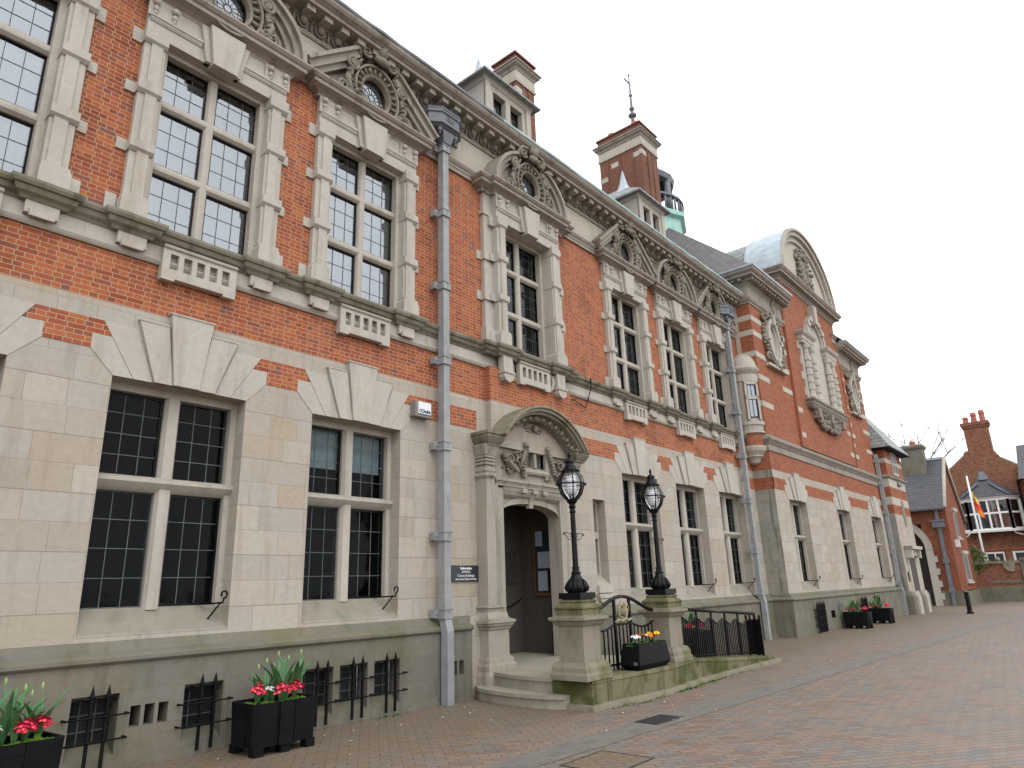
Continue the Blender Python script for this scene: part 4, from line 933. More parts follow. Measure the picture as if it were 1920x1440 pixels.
# ---------------------------------------------------------------- dormers and chimneys on the hall roof
def dormer(xa, xb):
    d = MB(); y0 = .40; yb = 3.2; z0, z1 = 11.2, 12.62; c = (xa + xb) / 2
    d.wall(xa, xb, z0, z1, y0, [(xa + .28, c - .08, 11.55, 12.36), (c + .08, xb - .28, 11.55, 12.36)], .2)
    d.quad((xa, yb, z0), (xa, y0, z0), (xa, y0, z1), (xa, yb, z1)); d.quad((xb, y0, z0), (xb, yb, z0), (xb, yb, z1), (xb, y0, z1))
    d.run([(xa, yb), (xa, y0), (xb, y0), (xb, yb)], [(0, 12.50), (.03, 12.52), (.05, 12.58), (.09, 12.62), (.09, 12.66), (0, 12.68)])
    d.box(xa, xa + .16, y0 - .04, y0 + .02, z0, 12.5); d.box(xb - .16, xb, y0 - .04, y0 + .02, z0, 12.5)
    dm = build('dormer', d, 'stone', hall)
    g = MB(); ca = MB(); fr = MB()
    for p, q in ((xa + .28, c - .08), (c + .08, xb - .28)): leaded(g, ca, p, q, 11.55, 12.36, y0 + .16, 2, 4, fr, .03, .006)
    build('glazing', g, 'glass', dm); build('lead_cames', ca, 'cames', dm); build('casement', fr, 'iron', dm)
    k = MB(); k.quad((xa + .2, y0 + .4, 11.5), (xb - .2, y0 + .4, 11.5), (xb - .2, y0 + .4, 12.4), (xa + .2, y0 + .4, 12.4)); build('dormer_blind', k, 'blind', dm)
    r = MB(); e = .20; a, b, f, bk = xa - e, xb + e, y0 - e, yb + .6; yr = y0 + (b - a) / 2 - .1; zt = 13.55
    r.add([(a, f, 12.66), (b, f, 12.66), (b, bk, 12.66), (a, bk, 12.66), (c, yr, zt), (c, bk, zt)], [(0, 1, 4), (1, 2, 5, 4), (3, 0, 4, 5), (2, 3, 5)])
    r.box(a, b, f, bk, 12.61, 12.665)
    rf = build('dormer_roof', r, 'slatepale', dm)
    s = MB(); s.lathe(c, yr, [(.34, zt - .34), (.24, zt - .16), (.15, zt + .04), (.09, zt + .28), (.04, zt + .5), (.0, zt + .62)], 8)
    build('lead_finial', s, 'ledge', rf)
dormer(9.50, 11.08); dormer(16.12, 17.62)
def chimney(x0, x1, y0, y1, zt, zb, pots=()):
    ch = MB(); ch.box(x0, x1, y0, y1, zb, zt - .30); ch.box(x0 - .02, x1 + .02, y0 - .02, y1 + .02, zt - .34, zt - .06); ch.box(x0 - .07, x1 + .07, y0 - .07, y1 + .07, zt - .06, zt)
    for f in (.34, .66): xx = x0 + (x1 - x0) * f; ch.box(xx - .02, xx + .02, y0 - .035, y0, zb, zt - .9)
    for f in (.2, .5, .8): yy = y0 + (y1 - y0) * f; ch.box(x0 - .035, x0, yy - .02, yy + .02, zb, zt - 1.0)
    c = build('chimney', ch, 'brickchim', hall)
    s = MB(); P = [(x0, y0), (x1, y0), (x1, y1), (x0, y1)]
    s.run(P, [(-.05, zt - .62), (.03, zt - .60), (.06, zt - .52), (.14, zt - .46), (.14, zt - .41), (.18, zt - .39), (.18, zt - .35), (.0, zt - .30)], True)
    build('chimney_cornice', s, 'cornice', c); s = MB()
    s.run(P, [(-.05, zt - 1.0), (.04, zt - .99), (.05, zt - .92), (.025, zt - .90), (.025, zt - .62), (-.05, zt - .61)], True)
    build('chimney_band', s, 'frieze', c); s = MB()
    for k, (yy, zz) in enumerate(((y0 + .1, zt - 1.4), (y0 + (y1 - y0) * .55, zt - 1.45), (y1 - .35, zt - 1.9))): s.box(x0 - .012, x0 + .1, yy, yy + .3, zz, zz + .2)
    s.box(x0 - .01, x0 + .34, y0 - .012, y0 + .1, zt - 1.35, zt - 1.15)
    build('stone_block', s, 'frieze', c)
    for px, py in pots:
        q = MB(); q.lathe(px, py, [(.17, zt - .02), (.17, zt + .26), (.19, zt + .28), (.19, zt + .34), (.15, zt + .42), (.08, zt + .46), (0, zt + .46)], 12); q.box(px - .2, px - .12, py - .08, py + .08, zt + .05, zt + .26); build('chimney_pot', q, 'terra', c)
chimney(12.68, 13.50, 2.05, 2.85, 16.42, 12.2)
chimney(19.86, 21.06, 2.05, 3.85, 18.10, 12.6, ((20.35, 2.45), (20.35, 3.5)))

# ================================================================ gabled wing
WX0, WX1, WY = 21.15, 34.25, -.60
wing = thing('gabled_wing', (27.6, 0, 0), 'red brick civic wing with white stone bands under a big curved stone gable', 'building')
GC = 27.6; GX0, GX1 = GC - 3.3, GC + 3.3; GY = WY - .06
mb = MB()
pth = [(WX0, 3), (WX0, WY), (WX1, WY), (WX1, 3)]
mb.run(pth, [(.12, 0), (.12, 1.0), (.16, 1.02), (.16, 1.055), (.12, 1.08), (.05, 1.12), (.05, 1.16), (0, 1.21)])
mb.run([(22.9, WY), (23.7, WY)], [(.125, 0), (.20, 0), (.18, .1), (.12, .12)])
build('plinth', mb, 'plinth', wing)
WWC = [23.12, 28.08, 32.78]
mb = MB()
mb.wall(WX0, WX1, 1.21, 4.87, WY, [(c - LH, c + LH, LSILL, LHEAD) for c in WWC], .34)
mb.quad((WX1, WY, 1.21), (WX1, 3, 1.21), (WX1, 3, 4.87), (WX1, WY, 4.87))
build('stone_wall', mb, 'ashlar', wing)
mb = MB(); mb.quad((WX0, 3, 1.21), (WX0, WY, 1.21), (WX0, WY, 4.87), (WX0, 3, 4.87)); build('stained_return', mb, 'stained', wing)
for i, c in enumerate(WWC): lower_window(i, c, wing, y=WY)
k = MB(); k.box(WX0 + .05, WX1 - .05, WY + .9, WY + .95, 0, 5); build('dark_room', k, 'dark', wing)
ins = [(WX0 - .006, WWC[0] - LH + .06)] + [(WWC[i] + LH - .06, WWC[i + 1] - LH + .06) for i in (0, 1)] + [(WWC[2] + LH - .06, WX1)]
for j, (a, b) in enumerate(ins):
    mb = MB(); e0 = 0 if j == 0 else .3; e1 = 0 if j == 3 else .3
    mb.box(a, b, WY - .006, WY + .02, 4.46, 4.63); mb.box(a + e0, b - e1, WY - .005, WY + .02, 4.27, 4.46)
    if j == 0: mb.box(WX0 - .006, WX0 + .02, WY - .006, -.01, 4.27, 4.63)
    build('brick_inset', mb, 'brick2', wing)
# brick walls
mb = MB()
mb.wall(WX0, WX1, 4.87, 5.45, WY, [], .1); mb.wall(WX0, WX1, 5.98, 10.45, WY, [], .1)
for q, x in ((-1, WX0), (1, WX1)):
    for za, zb in ((4.87, 5.45), (5.98, 10.45)):
        if q < 0: mb.quad((x, 3, za), (x, WY, za), (x, WY, zb), (x, 3, zb))
        else: mb.quad((x, WY, za), (x, 3, za), (x, 3, zb), (x, WY, zb))
mb.box(GX0, GX1, GY, WY + .5, 5.98, 12.3); mb.box(GX0, GX1, WY + .5, 4, 10.4, 12.3)
for x in (GX0, GX1): mb.box(x - .045, x + .045, GY - .03, WY, 5.98, 10.4)
build('brick_wall', mb, 'brick2', wing)
mb = MB()
mb.run(pth, [(0, 5.45), (.03, 5.45), (.04, 5.48), (.02, 5.49), (.02, 5.66), (.05, 5.67), (.07, 5.71), (.11, 5.75), (.11, 5.77), (.14, 5.78), (.15, 5.83), (.13, 5.85), (.0, 5.98)])
build('string_course', mb, 'cornice', wing)
# white bands
for z in (6.88, 7.78, 8.55, 9.28, 9.80):
    h = .18
    for a, b in ((WX0 - .006, WX0 + .95), (WX0 + 2.15, GX0 - .02), (GX1 + .03, GX1 + .55), (WX1 - 1.0, WX1 + .006)):
        if a == WX0 + 2.15 and z < 7: continue
        mb = MB(); mb.box(a, b, WY - .008, WY + .02, z, z + h)
        if a < WX0: mb.box(WX0 - .008, WX0 + .02, WY + .02, -.02, z, z + h); mb.box(WX0 - .008, WX0 + .02, WY - .008, WY + .02, z, z + h)
        build('white_band', mb, 'frieze', wing)
for z in (6.1, 7.0):
    for x in (GX0 + .06, GX1 - .62, GX1 + .06):
        mb = MB(); mb.box(x, x + .5, GY - .008, GY + .05, z + .25, z + .43); build('white_band', mb, 'frieze', wing)
# corner quoins of the return in pale stone
for z in (5.99,):
    mb = MB(); mb.box(WX0 - .01, WX0 + .02, -.16, -.02, 6.0, 10.4); build('return_quoin', mb, 'stone', wing)
# flank cornices
def flank(path, ex):
    m_ = MB(); m_.run(path, [(0, 10.38), (.03, 10.38), (.035, 10.45), (.06, 10.46), (.09, 10.52), (.10, 10.58), (.02, 10.60), (.02, 11.0), (.04, 11.02), (.06, 11.06), (.10, 11.10), (.10, 11.22), (.36, 11.225), (.36, 11.30), (.40, 11.32), (.45, 11.36), (.47, 11.43), (.47, 11.45), (0, 11.46)])
    for a in [i * .25 for i in range(int((ex[1] - ex[0]) / .25) + 1)]: m_.box(ex[0] + a - .05, ex[0] + a + .05, WY - .30, WY - .05, 11.12, 11.222)
    c = build('flank_cornice', m_, 'cornice', wing)
    g = MB(); g.run(path, [(.20, 11.45), (.50, 11.445), (.51, 11.50), (.2, 11.52)]); build('gutter_edge', g, 'ledge', c)
flank([(WX0, 3), (WX0, WY), (GX0, WY)], (WX0 - .1, GX0)); flank([(GX1, WY), (WX1, WY), (WX1, 3)], (GX1 + .1, WX1 + .15))
mb = MB()
for q in range(8): mb.box(WX0 - .30, WX0 - .05, WY + .1 + q * .25 - .05, WY + .1 + q * .25 + .05, 11.12, 11.222)
build('return_modillions', mb, 'cornice', wing)
# gable cornice and curved gable
mb = MB()
mb.run([(GX0, 4), (GX0, GY), (GX1, GY), (GX1, 4)], [(0, 12.28), (.03, 12.28), (.04, 12.36), (.07, 12.38), (.10, 12.46), (.26, 12.47), (.26, 12.56), (.30, 12.58), (.36, 12.66), (.36, 12.70), (0, 12.74)])
for z in (11.56,):
    for q in (-1, 1):
        a, b = sorted((GC + q * 2.72, GC + q * 3.36)); mb.run([(a, WY + .4), (a, GY), (b, GY), (b, WY + .4)], [(0, z), (.05, z + .02), (.07, z + .08), (.12, z + .12), (.12, z + .16), (0, z + .2)]); mb.box(a, b, GY - .02, GY + .2, z - .22, z)
build('gable_cornice', mb, 'cornice', wing)
mb = MB(); HS, RS = 3.2, 2.62
T0 = arc(GC, 12.72, HS, 180, 0, 30, RS); T1 = arc(GC, 12.72, HS - .10, 180, 0, 30, RS - .10); T2 = arc(GC, 12.72, HS - .28, 180, 0, 30, RS - .28); T3 = arc(GC, 12.72, HS - .5, 180, 0, 30, RS - .5)
for o1, i1, d in ((T0, T1, .30), (T1, T2, .22), (T2, T3, .10)):
    for i in range(30): mb.xz([i1[i], i1[i + 1], o1[i + 1], o1[i]], GY - d, GY + .5)
gb = build('curved_gable', mb, 'stone', wing)
mb = MB(); mb.xz([(GC - HS + .45, 12.72), (GC + HS - .45, 12.72)] + T3[::-1][0:], GY - .01, GY + .4); build('gable_panel', mb, 'frieze', gb)
mb = MB(); rnd = random.Random(3)
for k in range(150):
    a = rnd.uniform(0, 6.28); r = rnd.uniform(.55, 1); px = GC + .85 * r * math.cos(a); pz = 13.75 + .95 * r * math.sin(a); rr = rnd.uniform(.05, .11); mb.ball(px, GY - rnd.uniform(.02, .14), pz, rr, rr, rr, 6, 4)
mb.ball(GC, GY - .02, 13.7, .5, .12, .62, 12, 8)
for q in (-1, 1): mb.spiral(GC + q * .85, GY - .08, 12.98, .2, .04, 1.5, R(90), .06, q); mb.spiral(GC + q * .6, GY - .08, 14.4, .16, .04, 1.4, R(-90), .05, -q)
for k in range(5): mb.ball(GC - .3 + k * .15, GY - .14, 13.75 + .12 * (k % 3), .09, .05, .12, 6, 5)
build('carved_arms', mb, 'carved', gb)
mb = MB()
for i in range(30):
    (xa, za), (xb, zb) = T0[i], T0[i + 1]; mb.quad((xa, GY - .2, za + .02), (xa, .55, za + .02), (xb, .55, zb + .02), (xb, GY - .2, zb + .02))
build('lead_barrel', mb, 'ledge', gb)
mb = MB()
for i in range(30):
    (xa, za), (xb, zb) = T1[i], T1[i + 1]; mb.quad((xa, .5, za), (xa, 5.5, za), (xb, 5.5, zb), (xb, .5, zb))
build('curved_slates', mb, 'slatepale', gb)
# roofs
mb = MB(); e = .47; a, b, f = WX0 - e + .06, WX1 + e - .06, WY - e + .08; h = 6.55; zt = 11.5 + h * 1.06
mb.add([(a, f, 11.5), (b, f, 11.5), (b, 16, 11.5), (a, 16, 11.5), (a + h, f + h, zt), (b - h, f + h, zt), (b - h, 16 - h, zt), (a + h, 16 - h, zt)], [(1, 2, 6, 5), (2, 3, 7, 6), (3, 0, 4, 7)])
q_ = GX0 - a; mb.add([(a, f, 11.5), (GX0, f, 11.5), (GX0, f + q_, 11.5 + q_ * 1.06)], [(0, 1, 2)]); mb.add([(GX1, f, 11.5), (b, f, 11.5), (GX1, f + (b - GX1), 11.5 + (b - GX1) * 1.06)], [(0, 1, 2)])
rf = build('roof', mb, 'slatebrown', wing)
mb = MB(); r1 = 15.15
mb.add([(GX0 - .2, 1.0, 12.7), (GX1 + .2, 1.0, 12.7), (GC, 1.0, r1), (GX0 - .2, 9, 12.7), (GX1 + .2, 9, 12.7), (GC, 9, r1)], [(0, 2, 5, 3), (1, 4, 5, 2), (0, 1, 2)])
build('gable_roof', mb, 'slatepale', wing)
# venetian window
def order(mb, x, z0, z1, y, r):
    mb.lathe(x, y, [(r * 1.3, z0), (r * 1.3, z0 + .1), (r * 1.1, z0 + .15), (r, z0 + .2), (r * .9, z1 - .2), (r * 1.15, z1 - .16), (r * 1.3, z1 - .04), (r * 1.3, z1)], 12)
    for k in range(5): zb = z0 + .35 + k * (z1 - z0 - .7) / 5; mb.lathe(x, y, [(r * .9, zb - .005), (r * 1.22, zb), (r * 1.22, zb + .17), (r * .9, zb + .175)], 8)
mb = MB(); vz0, vz1 = 7.95, 10.1
mb.box(GC - 2.0, GC - 1.80, GY - .06, GY + .2, vz0, vz1 + .5); mb.box(GC + 1.80, GC + 2.0, GY - .06, GY + .2, vz0, vz1 + .5)
for q in (-1, 1):
    a, b = sorted((GC + q * .82, GC + q * 2.05))
    mb.run([(a, GY + .1), (a, GY - .16), (b, GY - .16), (b, GY + .1)], [(-.1, vz1), (.02, vz1), (.03, vz1 + .12), (.05, vz1 + .13), (.05, vz1 + .28), (.12, vz1 + .34), (.16, vz1 + .42), (.16, vz1 + .46), (-.1, vz1 + .5)])
    order(mb, GC + q * 1.64, vz0, vz1, GY - .10, .13); order(mb, GC + q * .98, vz0, vz1, GY - .10, .13)
    mb.box(*sorted((GC + q * 1.12, GC + q * 1.46)), GY - .03, GY - .015, vz0, vz0 + .15)
    for k in range(4): mb.box(*sorted((GC + q * 1.98, GC + q * (2.12 + .08 * (k % 2)))), GY - .03, GY + .1, vz0 + .1 + k * .6, vz0 + .4 + k * .6)
oo, ii, i3 = arc(GC, vz1 + .48, 1.1, 180, 0, 16, 1.1), arc(GC, vz1 + .48, .92, 180, 0, 16, .92), arc(GC, vz1 + .48, .78, 180, 0, 16, .78)
for i in range(16): mb.xz([ii[i], ii[i + 1], oo[i + 1], oo[i]], GY - .16, GY + .1); mb.xz([i3[i], i3[i + 1], ii[i + 1], ii[i]], GY - .10, GY + .1)
mb.xz([(GC - .14, vz1 + 1.22), (GC + .14, vz1 + 1.22), (GC + .22, vz1 + 2.0), (GC - .22, vz1 + 2.0)], GY - .26, GY)
for q in (-1, 1):
    for a in (35, 60): x, z = GC + q * 1.0 * math.cos(R(a)), vz1 + .48 + 1.0 * math.sin(R(a)); mb.box(x - .12, x + .12, GY - .2, GY, z - .1, z + .1)
vw = build('venetian_window', mb, 'stone', wing)
mb = MB(); mb.xz([(GC - 1.5, vz0), (GC - .80, vz0), (GC - .80, vz1), (GC - 1.5, vz1)], GY - .014, GY + .0); mb.xz([(GC + .80, vz0), (GC + 1.5, vz0), (GC + 1.5, vz1), (GC + .8, vz1)], GY - .014, GY + .0)
mb.xz([(GC - .78, vz0), (GC + .78, vz0)] + i3[::-1], GY - .014, GY); build('blind_panel', mb, 'stone', vw)
mb = MB()
mb.run([(GC - 2.1, GY), (GC - 2.1, GY - .2), (GC + 2.1, GY - .2), (GC + 2.1, GY)], [(-.2, 7.55), (-.05, 7.56), (0, 7.62), (.03, 7.70), (.05, 7.72), (.05, 7.80), (.10, 7.86), (.10, 7.92), (-.2, 7.96)])
mb.run([(GC - 1.1, GY), (GC - 1.1, GY - .12), (GC + 1.1, GY - .12), (GC + 1.1, GY)], [(-.2, 7.0), (-.05, 7.02), (0, 7.1), (.02, 7.2), (.05, 7.22), (.05, 7.3), (-.2, 7.55)])
rnd = random.Random(9)
for k in range(140): 
    t = rnd.uniform(-1, 1); zz = rnd.uniform(0, 1); px = GC + t * (1.9 - 1.0 * (1 - zz)); rr = rnd.uniform(.05, .1); mb.ball(px, GY - .06 - rnd.uniform(.02, .1), 6.95 + zz * .62, rr, rr * .8, rr, 6, 4)
for q in (-1, 0, 1): mb.xz([(GC + q * 1.5 - .12, 7.25), (GC + q * 1.5 + .12, 7.25), (GC + q * 1.5 + .16, 7.6), (GC + q * 1.5 - .16, 7.6)], GY - .26, GY)
build('carved_balcony', mb, 'carved', vw)
# oval niches in carved frames
def niche(c):
    m_ = MB(); zc = 9.45; o1 = arc(c, zc, .55, 0, 360, 28, .80); i1 = arc(c, zc, .40, 0, 360, 28, .66); i2 = arc(c, zc, .30, 0, 360, 28, .55)
    for i in range(28):
        m_.xz([i1[i], o1[i], o1[i + 1], i1[i + 1]], WY - .15, WY); m_.xz([i2[i], i1[i], i1[i + 1], i2[i + 1]], WY - .08, WY)
    m_.xz(i2[:-1], WY - .012, WY)
    m_.box(c - .07, c + .07, WY - .22, WY, zc + .55, zc + .95); m_.box(c - .1, c + .1, WY - .2, WY, zc - .95, zc - .7); m_.box(c - .85, c + .85, WY - .14, WY, zc - 1.05, zc - .95)
    for q in (-1, 1): m_.box(*sorted((c + q * .5, c + q * .66)), WY - .18, WY, zc - .08, zc + .08)
    ob = build('oval_niche', m_, 'stone', wing)
    m_ = MB(); rnd = random.Random(int(c))
    for k in range(120):
        a = rnd.uniform(0, 6.28); r = rnd.uniform(1.0, 1.25); px = c + .62 * r * math.cos(a) * 1.1; pz = zc + .86 * r * math.sin(a); rr = rnd.uniform(.04, .085); m_.ball(px, WY - rnd.uniform(.03, .13), pz, rr, rr, rr, 6, 4)
    for q in (-1, 1):
        for sgn in (-1, 1): m_.spiral(c + q * .72, WY - .08, zc + sgn * .72, .14, .03, 1.4, R(0 if q < 0 else 180), .05, q * sgn)
    build('carved_frame', m_, 'carved', ob)
    m_ = MB(); m_.tube([(c + .35, WY - .11, 11.1), (c + .33, WY - .05, 10.9), (c + .36, WY - .12, 10.5), (c + .42, WY - .05, 10.2), (c + .42, WY - .16, 9.4)], .014, 5); build('wall_cable', m_, 'ironmatt', ob)
niche(22.83); niche(32.45)
# stone oriel in the inner corner
mb = MB(); ox, oy = 21.12, -.12
mb.lathe(ox, oy, [(.05, 5.05), (.16, 5.10), (.22, 5.22), (.30, 5.28), (.30, 5.32), (.40, 5.45), (.43, 5.55), (.43, 5.60)], 20)
mb.lathe(ox, oy, [(.39, 5.98), (.45, 6.0), (.45, 6.06), (.41, 6.08), (.43, 6.22), (.47, 6.26), (.47, 6.36), (.42, 6.40), (.41, 6.42), (.41, 7.66), (.44, 7.68), (.44, 7.90), (.41, 7.92), (.46, 7.98), (.50, 8.04), (.52, 8.10), (.48, 8.13), (.45, 8.2), (.42, 8.35), (.33, 8.52), (.2, 8.64), (0, 8.69)], 20)
orl = build('corner_oriel', mb, 'stone', wing)
mb = MB(); mb.lathe(ox, oy, [(.385, 5.55), (.385, 6.0)], 20); build('oriel_brick', mb, 'brick2', orl)
for a in (-135,):
    ca_, sa = math.cos(R(a)), math.sin(R(a)); tx, ty_ = -sa, ca_
    g = MB(); f_ = MB()
    for za, zb in ((6.50, 7.06), (7.18, 7.52)):
        P = lambda u, d, z: (ox + ca_ * (.405 + d) + tx * u, oy + sa * (.405 + d) + ty_ * u, z)
        g.quad(P(-.13, .012, za), P(.13, .012, za), P(.13, .012, zb), P(-.13, .012, zb))
        for u0, u1, z0_, z1_ in ((-.15, -.12, za, zb), (.12, .15, za, zb), (-.15, .15, za - .02, za), (-.15, .15, zb, zb + .02), (-.004, .004, za, zb)):
            f_.add([P(u0, -.1, z0_), P(u1, -.1, z0_), P(u1, .03, z0_), P(u0, .03, z0_), P(u0, -.1, z1_), P(u1, -.1, z1_), P(u1, .03, z1_), P(u0, .03, z1_)], [(0, 3, 2, 1), (4, 5, 6, 7), (0, 1, 5, 4), (1, 2, 6, 5), (2, 3, 7, 6), (3, 0, 4, 7)])
    k = MB(); k.quad(P(-.13, .005, 6.5), P(.13, .005, 6.5), P(.13, .005, 7.52), P(-.13, .005, 7.52)); build('dark_room', k, 'dark', orl)
    build('glazing', g, 'glass', orl); build('casement', f_, 'ironmatt', orl)
    s = MB()
    for u0, u1, z0_, z1_ in ((-.22, -.15, 6.4, 7.6), (.15, .22, 6.4, 7.6), (-.22, .22, 7.54, 7.66), (-.22, .22, 7.06, 7.17)):
        s.add([P(u0, -.1, z0_), P(u1, -.1, z0_), P(u1, .06, z0_), P(u0, .06, z0_), P(u0, -.1, z1_), P(u1, -.1, z1_), P(u1, .06, z1_), P(u0, .06, z1_)], [(0, 3, 2, 1), (4, 5, 6, 7), (0, 1, 5, 4), (1, 2, 6, 5), (2, 3, 7, 6), (3, 0, 4, 7)])
    build('oriel_frame', s, 'stone', orl)
# basement grilles of the wing
for a in (22.75, 27.6, 29.4):
    k = MB(); yb = WY - .22
    for j in range(6): x = a + j * .14; k.box(x - .02, x + .02, yb - .02, yb + .02, .03, .80 + .04 * (j % 2)); k.add([(x - .02, yb - .02, .8), (x + .02, yb - .02, .8), (x + .02, yb + .02, .8), (x - .02, yb + .02, .8), (x, yb, .95)], [(0, 1, 4), (1, 2, 4), (2, 3, 4), (3, 0, 4)])
    for z in (.25, .48, .7): k.box(a - .05, a + .75, yb - .01, yb + .02, z - .01, z + .01); k.box(a - .05, a - .03, yb, WY - .1, z - .01, z + .01); k.box(a + .73, a + .75, yb, WY - .1, z - .01, z + .01)
    gr = build('iron_grille', k, 'ironmatt', wing)
    k = MB(); k.box(a + .02, a + .70, WY - .124, WY - .1, .15, .68); build('basement_light', k, 'dark', gr)
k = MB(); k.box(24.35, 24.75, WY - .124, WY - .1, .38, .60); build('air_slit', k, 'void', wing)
downpipe(34.15, WY - .12, .075, 6.9, 0, (6.6, 5.6, 4.3, 2.6, 1.3), wing, kick=1.12, hopper=False)

# copper lantern on the wing roof
mb = MB(); lx, ly = 26.6, 5.8
mb.lathe(lx, ly, [(1.95, 15.85), (1.9, 17.55), (2.1, 17.65), (2.1, 17.87), (1.85, 17.95)], 8)
lt = build('roof_lantern', mb, 'verd2', wing)
mb = MB()
for i in range(8): a = 2 * math.pi * i / 8; mb.tube([(lx + 1.45 * math.cos(a), ly + 1.45 * math.sin(a), 17.85), (lx + 1.45 * math.cos(a), ly + 1.45 * math.sin(a), 19.85)], .16, 8)
for i in range(40): a = 2 * math.pi * i / 40; mb.tube([(lx + 1.9 * math.cos(a), ly + 1.9 * math.sin(a), 17.95), (lx + 1.9 * math.cos(a), ly + 1.9 * math.sin(a), 18.55)], .05, 5)
mb.lathe(lx, ly, [(1.8, 18.55), (1.98, 18.57), (1.98, 18.67), (1.8, 18.69)], 24); mb.lathe(lx, ly, [(1.3, 19.75), (1.6, 19.80), (1.68, 20.05), (1.5, 20.15), (1.15, 20.25), (1.1, 20.65), (.8, 21.35), (.35, 21.85), (.15, 22.35), (.12, 22.75)], 16)
build('bell_stage', mb, 'lead', lt)
mb = MB(); mb.tube([(lx, ly, 22.4), (lx, ly, 24.6), (lx, ly, 26.6)], [.14, .07, .03], 8); mb.ball(lx, ly, 24.2, .22, .22, .14); mb.ball(lx, ly, 24.6, .14); mb.ball(lx, ly, 25.4, .10)
mb.box(lx - .5, lx + .02, ly - .01, ly + .01, 26.05, 26.2); mb.box(lx - .02, lx + .25, ly - .01, ly + .01, 26.1, 26.14); mb.ball(lx, ly, 26.65, .06)
build('weather_vane', mb, 'lead', lt)

# ================================================================ stair tower beyond the wing
TX0, TX1, TY = 34.45, 37.6, -1.0
tower = thing('stair_tower', (36, -.5, 0), 'narrow banded brick and stone stair tower with hipped slate roof and side door', 'tower')
mb = MB(); P = [(TX0, 3), (TX0, TY), (TX1, TY), (TX1, 3)]
mb.run(P[1:], [(0, .9), (0, 4.25)]); build('stone_wall', mb, 'ashlar', tower); mb = MB(); mb.run(P[:2], [(0, .9), (0, 4.25)]); build('stained_return', mb, 'stained', tower)
mb = MB(); mb.run(P, [(.14, 0), (.14, .75), (.10, .85), (0, .95)]); build('plinth', mb, 'plinth', tower)
for z0, z1, mm in ((4.25, 4.66, 'brick2'), (4.66, 5.0, 'frieze'), (5.0, 5.45, 'brick2'), (5.45, 5.85, 'frieze'), (6.0, 6.55, 'brick2'), (6.55, 6.75, 'frieze'), (6.75, 7.2, 'brick2')):
    mb = MB(); mb.run(P, [(0, z0), (0, z1)]); build('brick_band' if mm == 'brick2' else 'stone_band', mb, mm, tower)
mb = MB(); mb.run(P, [(0, 5.83), (.05, 5.85), (.10, 5.90), (.10, 5.94), (0, 6.02)]); mb.ball(36.1, TY - .06, 5.7, .15, .06, .12); mb.ball(36.35, TY - .06, 5.7, .1, .06, .12); build('string_course', mb, 'cornice', tower)
mb = MB(); mb.box(35.55, 36.5, TY - .05, TY + .1, 6.05, 7.2)
tw = build('mullioned_window', mb, 'stone', tower); mb = MB()
for a, b in ((35.65, 35.95), (36.08, 36.40)): mb.box(a, b, TY - .054, TY, 6.2, 6.55); mb.box(a, b, TY - .054, TY, 6.65, 7.05)
build('glazing', mb, 'sign', tw)
mb = MB(); e = .38
mb.add([(TX0 - e, TY - e, 7.2), (TX1 + e, TY - e, 7.2), (TX1 + e, 3, 7.2), (TX0 - e, 3, 7.2), (TX0 + .9, TY + 1.2, 9.6), (TX1 - .9, TY + 1.2, 9.6), (TX1 - .9, 3, 9.6), (TX0 + .9, 3, 9.6)], [(0, 1, 5, 4), (1, 2, 6, 5), (3, 0, 4, 7), (4, 5, 6, 7), (0, 3, 2, 1)])
build('roof', mb, 'slatepale', tower)
mb = MB(); mb.box(TX0 - e, TX1 + e, TY - e, 3, 7.14, 7.197); build('eaves_soffit', mb, 'ironmatt', tower)
mb = MB(); mb.box(35.1, 36.7, TY - .04, TY + .02, .0, 2.5); mb.xz([(34.95, 2.72), (36.95, 2.72), (37.05, 2.86), (34.85, 2.86)], TY - .34, TY); mb.box(35.05, 36.85, TY - .16, TY, 2.45, 2.72)
for x in (35.1, 36.7): mb.box(x - .12, x + .12, TY - .28, TY, 2.35, 2.72); mb.box(x - .25, x + .25, TY - .24, TY, 0, .75); mb.xz([(x - .25, .75), (x + .25, .75), (x + .16, .95), (x - .16, .95)], TY - .2, TY)
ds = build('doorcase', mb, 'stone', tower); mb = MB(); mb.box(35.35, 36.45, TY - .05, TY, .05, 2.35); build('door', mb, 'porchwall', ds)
mb = MB(); mb.box(34.72, 34.92, TY - .02, TY, 1.35, 1.75); build('door_plate', mb, 'ironmatt', tower)
mb = MB(); o1 = arc(36.2, 4.35, .22, 0, 360, 16, .62); mb.xz(o1[:-1], TY - .03, TY); build('oval_window', mb, 'carved', tower)

# ================================================================ archway lodge
LX, LY = 44.0, -1.5
lodge = thing('archway_lodge', (46.5, 0, 0), 'small old brick lodge with steep slate roof and stone archway beside the tower', 'building')
mb = MB()
ay0, ay1, az = -.2, 2.6, 4.3      # arch opening along y on the wall facing the street
mb.wall(-4.5, -LY, .75, 5.2, LX, [(-ay1, -ay0, .75, az)], .9, axis='x')
ap = arc((ay0 + ay1) / 2, az, (ay1 - ay0) / 2, 180, 0, 14, 1.15)
mb.box(LX + .01, 49.2, LY, LY + .25, .75, 4.4); mb.yz([(LY, 4.9)], 0, 0) if False else None
